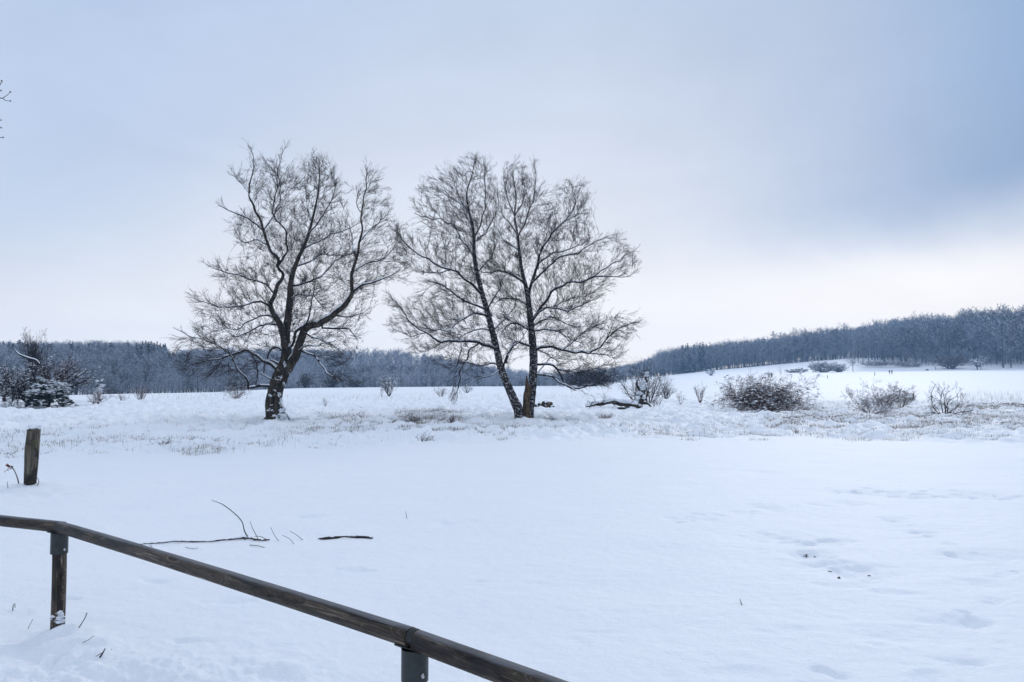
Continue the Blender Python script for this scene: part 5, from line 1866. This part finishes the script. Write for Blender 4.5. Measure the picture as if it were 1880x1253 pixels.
# right wood behind its front row
d0r = lambda X: np.interp(X, [1100, 1240, 1560, 1600, 1700, 2300], [500, 535, 538, 500, 478, 470]) + np.interp(X, [1560, 1600], [0, 8])
P, h, Xp = wood_sites(1090, 2250, d0r, 640, 7.5, rng, sky_l, (17, 30))
kinds = np.where(rng.random(len(P)) < .5, 'beech', np.where(rng.random(len(P)) < .5, 'slim', 'dark')).astype('<U8')
cn = (Xp > 1240) & (Xp < 1310) & (rng.random(len(P)) < .25)
kinds[cn] = 'conifer'
k_ = rng.random(len(P)) < np.clip((np.hypot(P[:, 0], P[:, 1]) - 560) / -80 + 1, .35, 1)
Pu, hu, Xu = wood_sites(1090, 2250, lambda X: d0r(X) - 4, 620, 5.6, rng, lambda X, P: 0 * X + 90, (5, 11))
P = np.concatenate([P, Pu]); h = np.concatenate([h, hu]); kinds = np.concatenate([kinds, np.full(len(Pu), 'dark').astype('<U8')])
print('right wood', len(P))
wood('far_wood', P, h, kinds, rng, 'dark bare wood climbing the slope across the right background', mats=('frost2', 'farbark', 'frost1'))

# front row of the right wood: every tree its own thing
GW = 'tall bare trees at the front edge of the right-hand wood'
FRONT = {}
for kd in ('beech', 'slim', 'dark'):
    for i in range(2):
        pr = PROTO[kd][i]
        FRONT[(kd, i)] = pr
first = {}


def front_tree(kd, i, X, yb, Y, h, label, group=None, rz=0, tilt=0, wid=1.0, cat='tree'):
    q = pix(X, yb, Y)
    q[2] = gz(q[0], q[1]) - .1
    key = (kd, i)
    o = empty('bare_tree' if kd != 'conifer' else 'conifer_tree', q, label, cat, group, rz)
    o.rotation_euler = (0, tilt, rz)
    o.scale = (h * wid, h * wid, h)
    if key not in first:
        pr = PROTO[kd][i]
        t_ = mk('trunk', [pr[0]], [M['farbark']], o)
        c_ = mk('crown', [(*cat_(pr[1]), 0), (*cat_(pr[2]), 1)], [M['farbark'] if kd != 'conifer' else M['conifer'], M['farsnow']], o, smooth=False)
        first[key] = (t_, c_)
    else:
        for src in first[key]:
            c = src.copy()
            COL.objects.link(c)
            c.parent = o
    return o


rng = np.random.default_rng(505)
X = 1576.
j = 0
while X < 1990:
    kd = rng.choice(['beech', 'slim', 'dark'], p=[.45, .3, .25])
    hb = np.interp(X, [1570, 1640, 1700, 1800, 1990], [20, 24, 27.5, 30, 32])
    Yt = np.interp(X, [1560, 1620, 1700, 2000], [452, 446, 438, 425]) + rng.random() * 10
    front_tree(str(kd), int(j % 2), X, 672, Yt, hb * (.76 + .30 * rng.random()), 'tall bare tree in the front row of the dark right-hand wood', GW, rng.random() * 6.28, (rng.random() - .5) * .08, .8 + .35 * rng.random())
    X += 7.5 + 11 * rng.random()
    j += 1
X = 1180.
while X < 1572:
    kd = rng.choice(['beech', 'slim'], p=[.6, .4])
    hb = np.interp(X, [1180, 1240, 1340, 1440, 1570], [12, 19, 18.5, 20, 20])
    Yt = np.interp(X, [1180, 1240, 1570], [470, 506, 495]) + rng.random() * 8
    front_tree(str(kd), int(j % 2), X, 672, Yt, hb * (.84 + .2 * rng.random()), 'bare tree at the edge of the hazy middle stretch of the wood', 'bare trees along the upper edge of the sloping field', rng.random() * 6.28, 0, .85 + .3 * rng.random())
    X += 11 + 12 * rng.random()
    j += 1
front_tree('dark', 2, 1566, 673, 405, 13, 'small dark tree with leaning trunk in front of the wood, above the distant walkers', None, 1.0, -.30, 1.1)
front_tree('dark', 0, 1842, 679, 400, 33, 'big dark tree with thick trunk standing forward of the wood near the right edge', None, .4, .03, 1.25)
front_tree('beech', 2, 1856, 680, 395, 24, 'slimmer dark tree just right of the big forward tree near the right edge', None, 2.4, -.02, 1.0)
front_tree('dark', 1, 1886, 680, 392, 30, 'dense dark tree cut off by the right edge of the picture', None, 2.0, .0, 1.3)
front_tree('conifer', 0, 258, 690, 262, 11, 'snowy conifer standing out of the hazy wood between the crooked trees and the old birch', None, .3, 0, 1.5)
for i, (X_, yt_) in enumerate(((1254, 634), (1259, 633), (1274, 632), (1286, 629), (1291, 627))):
    q = pix(X_, 680, 520 + i * 2)
    hh_ = pix(X_, yt_, 520 + i * 2)[2] - gz(q[0], q[1])
    front_tree('conifer', i % 3, X_, 680, 520 + i * 2, hh_, 'dark pointed conifer rising above the bare trees on the distant skyline', 'pointed conifers on the skyline of the middle wood', i * 1.1, 0, .9)
# shrubs and small trees on the slope
GS = 'shrubs on the sloping field'
FAR = dict(twigw=.05, n3=2)
shrub('snowy_shrub', 'small lone snow-topped bush on the slope below the middle wood', 1305, 685, 15, 13, 201, 'farbark', group=GS, stems=20, n1=6, n2=5, spread=1.2, snow=.4, nblob=90, bl_size=.5, twigw=.04, r0=.08, Y=400)
shrub('snowy_shrub', 'broad snow-laden bush on the slope, largest in the row above the big meadow shrub', 1512, 680, 48, 19, 202, 'farbark', group=GS, stems=44, n1=7, n2=6, spread=1.6, snow=.35, nblob=330, bl_size=.42, twigw=.05, r0=.1, Y=400)
shrub('snowy_shrub', 'low snow-laden bush, right neighbour of the broad bush on the slope', 1540, 681, 30, 14, 203, 'farbark', group=GS, stems=30, n1=7, n2=5, spread=1.6, snow=.35, nblob=160, bl_size=.4, twigw=.05, r0=.1, Y=402)
shrub('snowy_shrub', 'flat dark scrub at the left end of the bush row on the slope', 1464, 683, 36, 8, 204, 'farbark', group=GS, stems=30, n1=6, n2=5, spread=2.0, snow=.3, nblob=60, bl_size=.4, twigw=.05, r0=.08, Y=400)
shrub('bare_shrub', 'dense red-brown bush at the foot of the right-hand wood', 1746, 677, 44, 24, 205, 'redbark', group=GS, stems=50, n1=7, n2=5, spread=.7, snow=.05, twigw=.06, r0=.1, Y=408)
shrub('bare_shrub', 'low scrub patch along the snow bank below the wood, left of the red-brown bush', 1672, 676, 34, 8, 206, 'farbark', group=GS, stems=30, n1=6, n2=4, spread=1.8, snow=.3, nblob=50, bl_size=.35, twigw=.05, r0=.08, Y=430)
shrub('bare_shrub', 'loose scrub at the foot of the first tall trees above the walking couple', 1630, 672, 90, 9, 207, 'redbark', group=GS, stems=60, n1=6, n2=4, spread=1.8, snow=.2, twigw=.05, r0=.06, Y=438)
shrub('small_tree', 'small snow-topped tree with short trunk standing alone before the right-hand wood', 1794, 682, 26, 23, 208, 'farbark', 'tree', None, stems=14, n1=7, n2=5, spread=1.6, snow=.3, nblob=120, bl_size=.45, trunk=.35, twigw=.05, r0=.12, Y=396)
shrub('bare_shrub', 'tiny dark lump of scrub on the snow left of the lone standing person', 1702, 683, 6, 3, 209, 'farbark', group=GS, stems=12, n1=4, n2=3, spread=1.8, snow=.1, twigw=.06, r0=.08, Y=405)
# dark domed trees before the left wood
GD = 'dark domed small trees in front of the left wood'
for (X_, yb_, w_, h_, lb, Yq) in ((212, 728, 54, 46, 'dark domed bare tree before the hazy wood, left and largest of its row', 175), (560, 716, 30, 26, 'low dark dome of bare twigs seen just right of the old birch trunk', 200),
                                 (608, 714, 46, 30, 'dark dome of bare twigs before the wood, second right of the old birch', 215), (652, 713, 40, 20, 'low dark twiggy dome right of the others, before the hazy wood', 225),
                                 ):
    shrub('domed_tree', lb, X_, yb_, w_, h_, int(X_), 'farbark', 'tree', GD, stems=34, n1=7, n2=5, spread=.85, snow=.06, twigw=.026, r0=.06, Y=Yq - 8, up=.1)
shrub('thicket', 'dark purple-brown thicket on the field edge right of the twin birches', 1078, 706, 124, 36, 301, 'twig', 'thicket', None, stems=90, n1=8, n2=6, spread=1.5, snow=.05, twigw=.028, r0=.06, Y=235)

# overhanging branch tips at the far left, from a tree beside the path
ttip = [[(-70, 200, 5), (-40, 188, 3.5), (-15, 179, 2.2), (5, 181, 1.6), (9, 178, 1.3), (15, 174, 1.0), (19, 169.5, .9)], [(5, 181, 1.4), (10, 185, 1.1), (19, 186, .8)], [(-30, 185, 2.4), (-12, 172, 1.6), (0, 157, 1.2), (3, 149, .8)], [(0, 155, .9), (5, 151, .7)],
        [(-40, 188, 2), (-20, 172, 1.4), (2, 167, .9)], [(-70, 260, 3), (-30, 255, 2), (0, 253, 1.3), (6, 253, .8)], [(-60, 225, 3), (-25, 224, 1.8), (2, 221, .9)], [(-60, 240, 3), (-25, 238, 1.6), (2, 235, .8)]]
Yt = 9.0
bx_ = pix(-330, 900, Yt)
g = np.array([bx_[0], Yt, gz(bx_[0], Yt)])
o = empty('roadside_tree', g, 'bare tree beyond the left edge of which only a few budded twig tips show', 'tree')
trk = [(0, 0, -.2, .16), (.05, 0, 1.5, .13), (.1, 0, 3.0, .10), (.15, .1, 4.6, .06), (.2, .1, 6.0, .02)]
cs, blk = limb_mesh(trk, 14, .1, 4, .1)
mk('trunk', [blk], [M['bark_old']], o)
hub = np.array([.12, 0, 3.4])
bl = []
for i, pl in enumerate(ttip):
    q = traced(pl, Yt, g)
    if i in (0, 5, 6, 7):
        q = [(hub[0], hub[1], hub[2] + .1 * (i % 3), .035)] + [(a * .5 + hub[0] * .5, b, c * .55 + (hub[2] + .3) * .45, .022) for a, b, c, d in q[:1]] + q
    c2 = catmull(q, .03)
    D = unit(np.gradient(c2[:, :3], axis=0))
    bl.append(tubes(c2[:-1, :3], c2[1:, :3], c2[:-1, 3], c2[1:, 3], 6, D[:-1], D[1:], .1, 20))
rng = np.random.default_rng(3)
G = grow(rng, np.repeat(np.array([[.12, 0, 2.6], [.14, 0, 3.4], [.15, .05, 4.4]]), 6, 0), unit(rng.normal(size=(18, 3)) * [1, 1, .3] + [-.8, 0, .6]), np.full(18, 1.2), np.full(18, .03),
         [dict(seg=6, wob=.12, up=.08, tip=.3), dict(seg=4, wob=.15, up=.05, n=7, ang=.7, lr=.45, rr=.5, tip=.4), dict(seg=3, wob=.15, up=.03, n=5, ang=.7, lr=.5, rr=.6, tip=.5)])
bl += [tubes(*q, 4) for q in G]
bud = np.array([traced([(x_, y_, 1)], Yt, g)[0][:3] for x_, y_ in ((19, 169.5), (19, 186), (3, 149), (6, 253), (2, 167), (2, 221), (2, 235))])
bl.append(blobs(bud, np.full(len(bud), .008), np.full(len(bud), .012), rng))
mk('crown', bl, [M['twig']], o)

# ------------------------------------------------------------------ grass and dead stalks
def blades(P, Hh, W, rng, lean=.35, mi=0):
    """bent two-piece blades"""
    n = len(P)
    a = rng.random(n) * 2 * pi
    d = np.stack([np.cos(a), np.sin(a), np.zeros(n)], -1)
    l1 = Hh * lean * rng.random(n)
    l2 = Hh * lean * (1 + 1.6 * rng.random(n))
    m = P + d * (l1 * .5)[:, None] + np.stack([np.zeros(n), np.zeros(n), Hh * .6], -1)
    t = P + d * l2[:, None] + np.stack([np.zeros(n), np.zeros(n), Hh * (.75 + .25 * rng.random(n))], -1)
    s = np.stack([-np.sin(a + .6), np.cos(a + .6), np.zeros(n)], -1) * (W * .5)[:, None]
    V = np.stack([P - s - [0, 0, .03], P + s - [0, 0, .03], m + s * .8, m - s * .8, t], 1).reshape(-1, 3)
    b = (np.arange(n) * 5)[:, None]
    F = np.concatenate([np.concatenate([b, b + 1, b + 2], 1), np.concatenate([b, b + 2, b + 3], 1), np.concatenate([b + 3, b + 2, b + 4], 1)])
    return (V, F, mi)


rng = np.random.default_rng(606)


def scatter(n, X0, X1, p0, p1, pw=1.0):
    X = X0 + (X1 - X0) * rng.random(n)
    p = p0 + (p1 - p0) * rng.random(n) ** pw
    Y = EYE * FP / (p - 700)
    return (X - 940) / FP * Y, Y, X, p


bl = []
# clumps over the whole rough strip
x, y, X, p = scatter(5200, -150, 2030, 742, 850)
dn = fbm2(x, y, .55, 3, 71)
tm = tuftmask(x, y)
k_ = (tm > .5) & (rng.random(len(x)) < np.clip(-.02 + 1.25 * dn, 0, 1))
cx_, cy_ = x[k_], y[k_]
nb = 11
ci = np.repeat(np.arange(len(cx_)), nb)
px_ = cx_[ci] + rng.normal(size=len(ci)) * .10
py_ = cy_[ci] + rng.normal(size=len(ci)) * .10
Pg = np.stack([px_, py_, terrain(px_, py_) - .01], -1)
hh = (.03 + .12 * rng.random(len(cx_)) ** 1.5)[ci] * (.6 + .6 * rng.random(len(ci)))
bl.append(blades(Pg, hh, .004 + .005 * rng.random(len(ci)), rng, 1.2, 0))
ksel = rng.random(len(ci)) < .35
bl.append(blades(Pg[ksel] + [.01, 0, 0], hh[ksel] * .7, .005 + .005 * rng.random(ksel.sum()), rng, .8, 1))
# single thin stalks everywhere in the rough strip
x, y, X, p = scatter(1300, -150, 2030, 728, 845)
k_ = tuftmask(x, y) > .3
x, y = x[k_], y[k_]
Pg = np.stack([x, y, terrain(x, y) - .01], -1)
bl.append(blades(Pg, .08 + .26 * rng.random(len(x)) ** 2, .004 + .003 * rng.random(len(x)), rng, .25, 0))
# line of tall dead stalks before the far smooth field
x, y, X, p = scatter(3000, 280, 1120, 724, 737)
k_ = fbm2(x, y, .25, 2, 5) > -.25
x, y = x[k_], y[k_]
Pg = np.stack([x, y, terrain(x, y) - .01], -1)
bl.append(blades(Pg, .15 + .40 * rng.random(len(x)) ** 2, .006 + .005 * rng.random(len(x)), rng, .3, 0))
x, y, X, p = scatter(800, 1760, 2000, 727, 741)
Pg = np.stack([x, y, terrain(x, y) - .01], -1)
bl.append(blades(Pg, .25 + .5 * rng.random(len(x)), .008 + .006 * rng.random(len(x)), rng, .2, 0))


def patch(n, X0, X1, p0, p1, h0, h1, thr, sc, mis=(0, 1), wd=.006, lean=.6, seed=1):
    x, y, X, p = scatter(n, X0, X1, p0, p1)
    ex = np.minimum((X - X0), (X1 - X)) / max((X1 - X0) * .15, 1)
    ey = np.minimum((p - p0), (p1 - p)) / max((p1 - p0) * .3, 1)
    k_ = (fbm2(x, y, sc, 3, seed) > thr + .25 * (1 - np.clip(ex, 0, 1)) + .25 * (1 - np.clip(ey, 0, 1)))
    x, y = x[k_], y[k_]
    Pg = np.stack([x, y, terrain(x, y) - .01], -1)
    half = rng.random(len(x)) < .5
    for m_, s_ in ((mis[0], half), (mis[1], ~half)):
        bl.append(blades(Pg[s_], h0 + (h1 - h0) * rng.random(s_.sum()), wd * (.7 + .8 * rng.random(s_.sum())), rng, lean, m_))


patch(40000, 1400, 2000, 738, 790, .03, .20, -.10, .8, (1, 0), .008, 1.4, 3)
patch(16000, 1440, 1850, 744, 776, .03, .18, -.08, 1.1, (1, 1), .009, 1.4, 6)
patch(9000, 1730, 2000, 743.5, 750.5, .06, .2, -.22, .9, (1, 0), .012, .8, 4)
patch(3000, 1300, 1480, 742, 760, .05, .25, -.1, .9, (0, 1), .007, .8, 9)
patch(26000, 560, 960, 752, 800, .03, .18, .08, .9, (1, 0), .008, 1.4, 5)
patch(7000, 725, 850, 753, 778, .05, .26, -.08, 1.0, (0, 1), .007, 1.2, 8)
patch(9000, 900, 1500, 762, 802, .05, .2, .10, .8, (0, 1), .006, .8, 12)
patch(20000, -100, 620, 752, 842, .04, .2, .08, .7, (0, 1), .005, .8, 22)
patch(14000, 1150, 1950, 780, 812, .03, .14, .05, 1.0, (1, 0), .005, .8, 25)
tag(mk('dry_grass', bl, [M['straw'], M['straw_d']], smooth=False), 'dry straw-coloured grass and dead stalks sticking out of the snow across the meadow', 'grass', kind='stuff')

# low snow humps that ride on the tufts
GT = 'clumps of dead grass and twigs in the snow'
for (X_, yb_, w_, h_, lb, mt, st_n) in (
        (1112, 772, 34, 12, 'straw-coloured grass clump before the fallen trunk', 'straw', 60), (776, 812, 42, 26, 'loose upright twiggy clump nearest the camera between the birches', 'twig_r', 26),
        (655, 769, 22, 12, 'dark clump leaning left, leftmost of the tuft row between the birches', 'straw_d', 60), (700, 772, 26, 9, 'dark low clump second in the tuft row between the birches', 'straw_d', 60),
        (758, 775, 40, 12, 'wide dark clump third in the tuft row between the birches', 'straw_d', 80), (830, 779, 14, 14, 'short brown clump at the right end of the tuft row', 'redbark', 50),
        (298, 822, 46, 16, 'half buried dark twiggy clump at left, behind the old split post', 'twig', 24), (357, 806, 24, 12, 'little dark sprig clump right of the half buried one at left', 'twig', 20),
        (1228, 697, 3, 3, None, None, 0), (1012, 771, 26, 7, 'thin brown clump just right of the twin birches', 'straw_d', 40), (1460, 796, 16, 14, 'small dark upright sprig at the front rim of the rough meadow, right', 'twig_r', 14)):
    if lb is None:
        continue
    shrub('grass_clump', lb, X_, yb_, w_, h_, int(X_ + yb_), mt, 'grass clump', GT, stems=st_n, n1=2, n2=1, spread=1.6, snow=.12, r0=.006, twigw=.0028, sub=('stem', 'blade'), wob=.14, up=-.02)

# ------------------------------------------------------------------ air
m = bpy.data.materials.new('pale_air')
m.use_nodes = True
t = m.node_tree
t.nodes.clear()
ov = t.nodes.new('ShaderNodeOutputMaterial')
pv = t.nodes.new('ShaderNodeVolumePrincipled')
pv.inputs['Color'].default_value = (*HAZE_C, 1)
pv.inputs['Density'].default_value = HAZE_D
pv.inputs['Anisotropy'].default_value = .25
t.links.new(pv.outputs[0], ov.inputs['Volume'])
E_ = 1006.
z0, z1 = -12., 68.
V = np.array([[x_, y_, z_] for z_ in (z0, z1) for y_ in (-E_, E_) for x_ in (-E_, E_)])
F = np.array([[0, 2, 3, 1], [4, 5, 7, 6], [0, 1, 5, 4], [2, 6, 7, 3], [0, 4, 6, 2], [1, 3, 7, 5]])
tag(mk('haze', [(V, F, 0)], [m], smooth=False), kind='stuff')
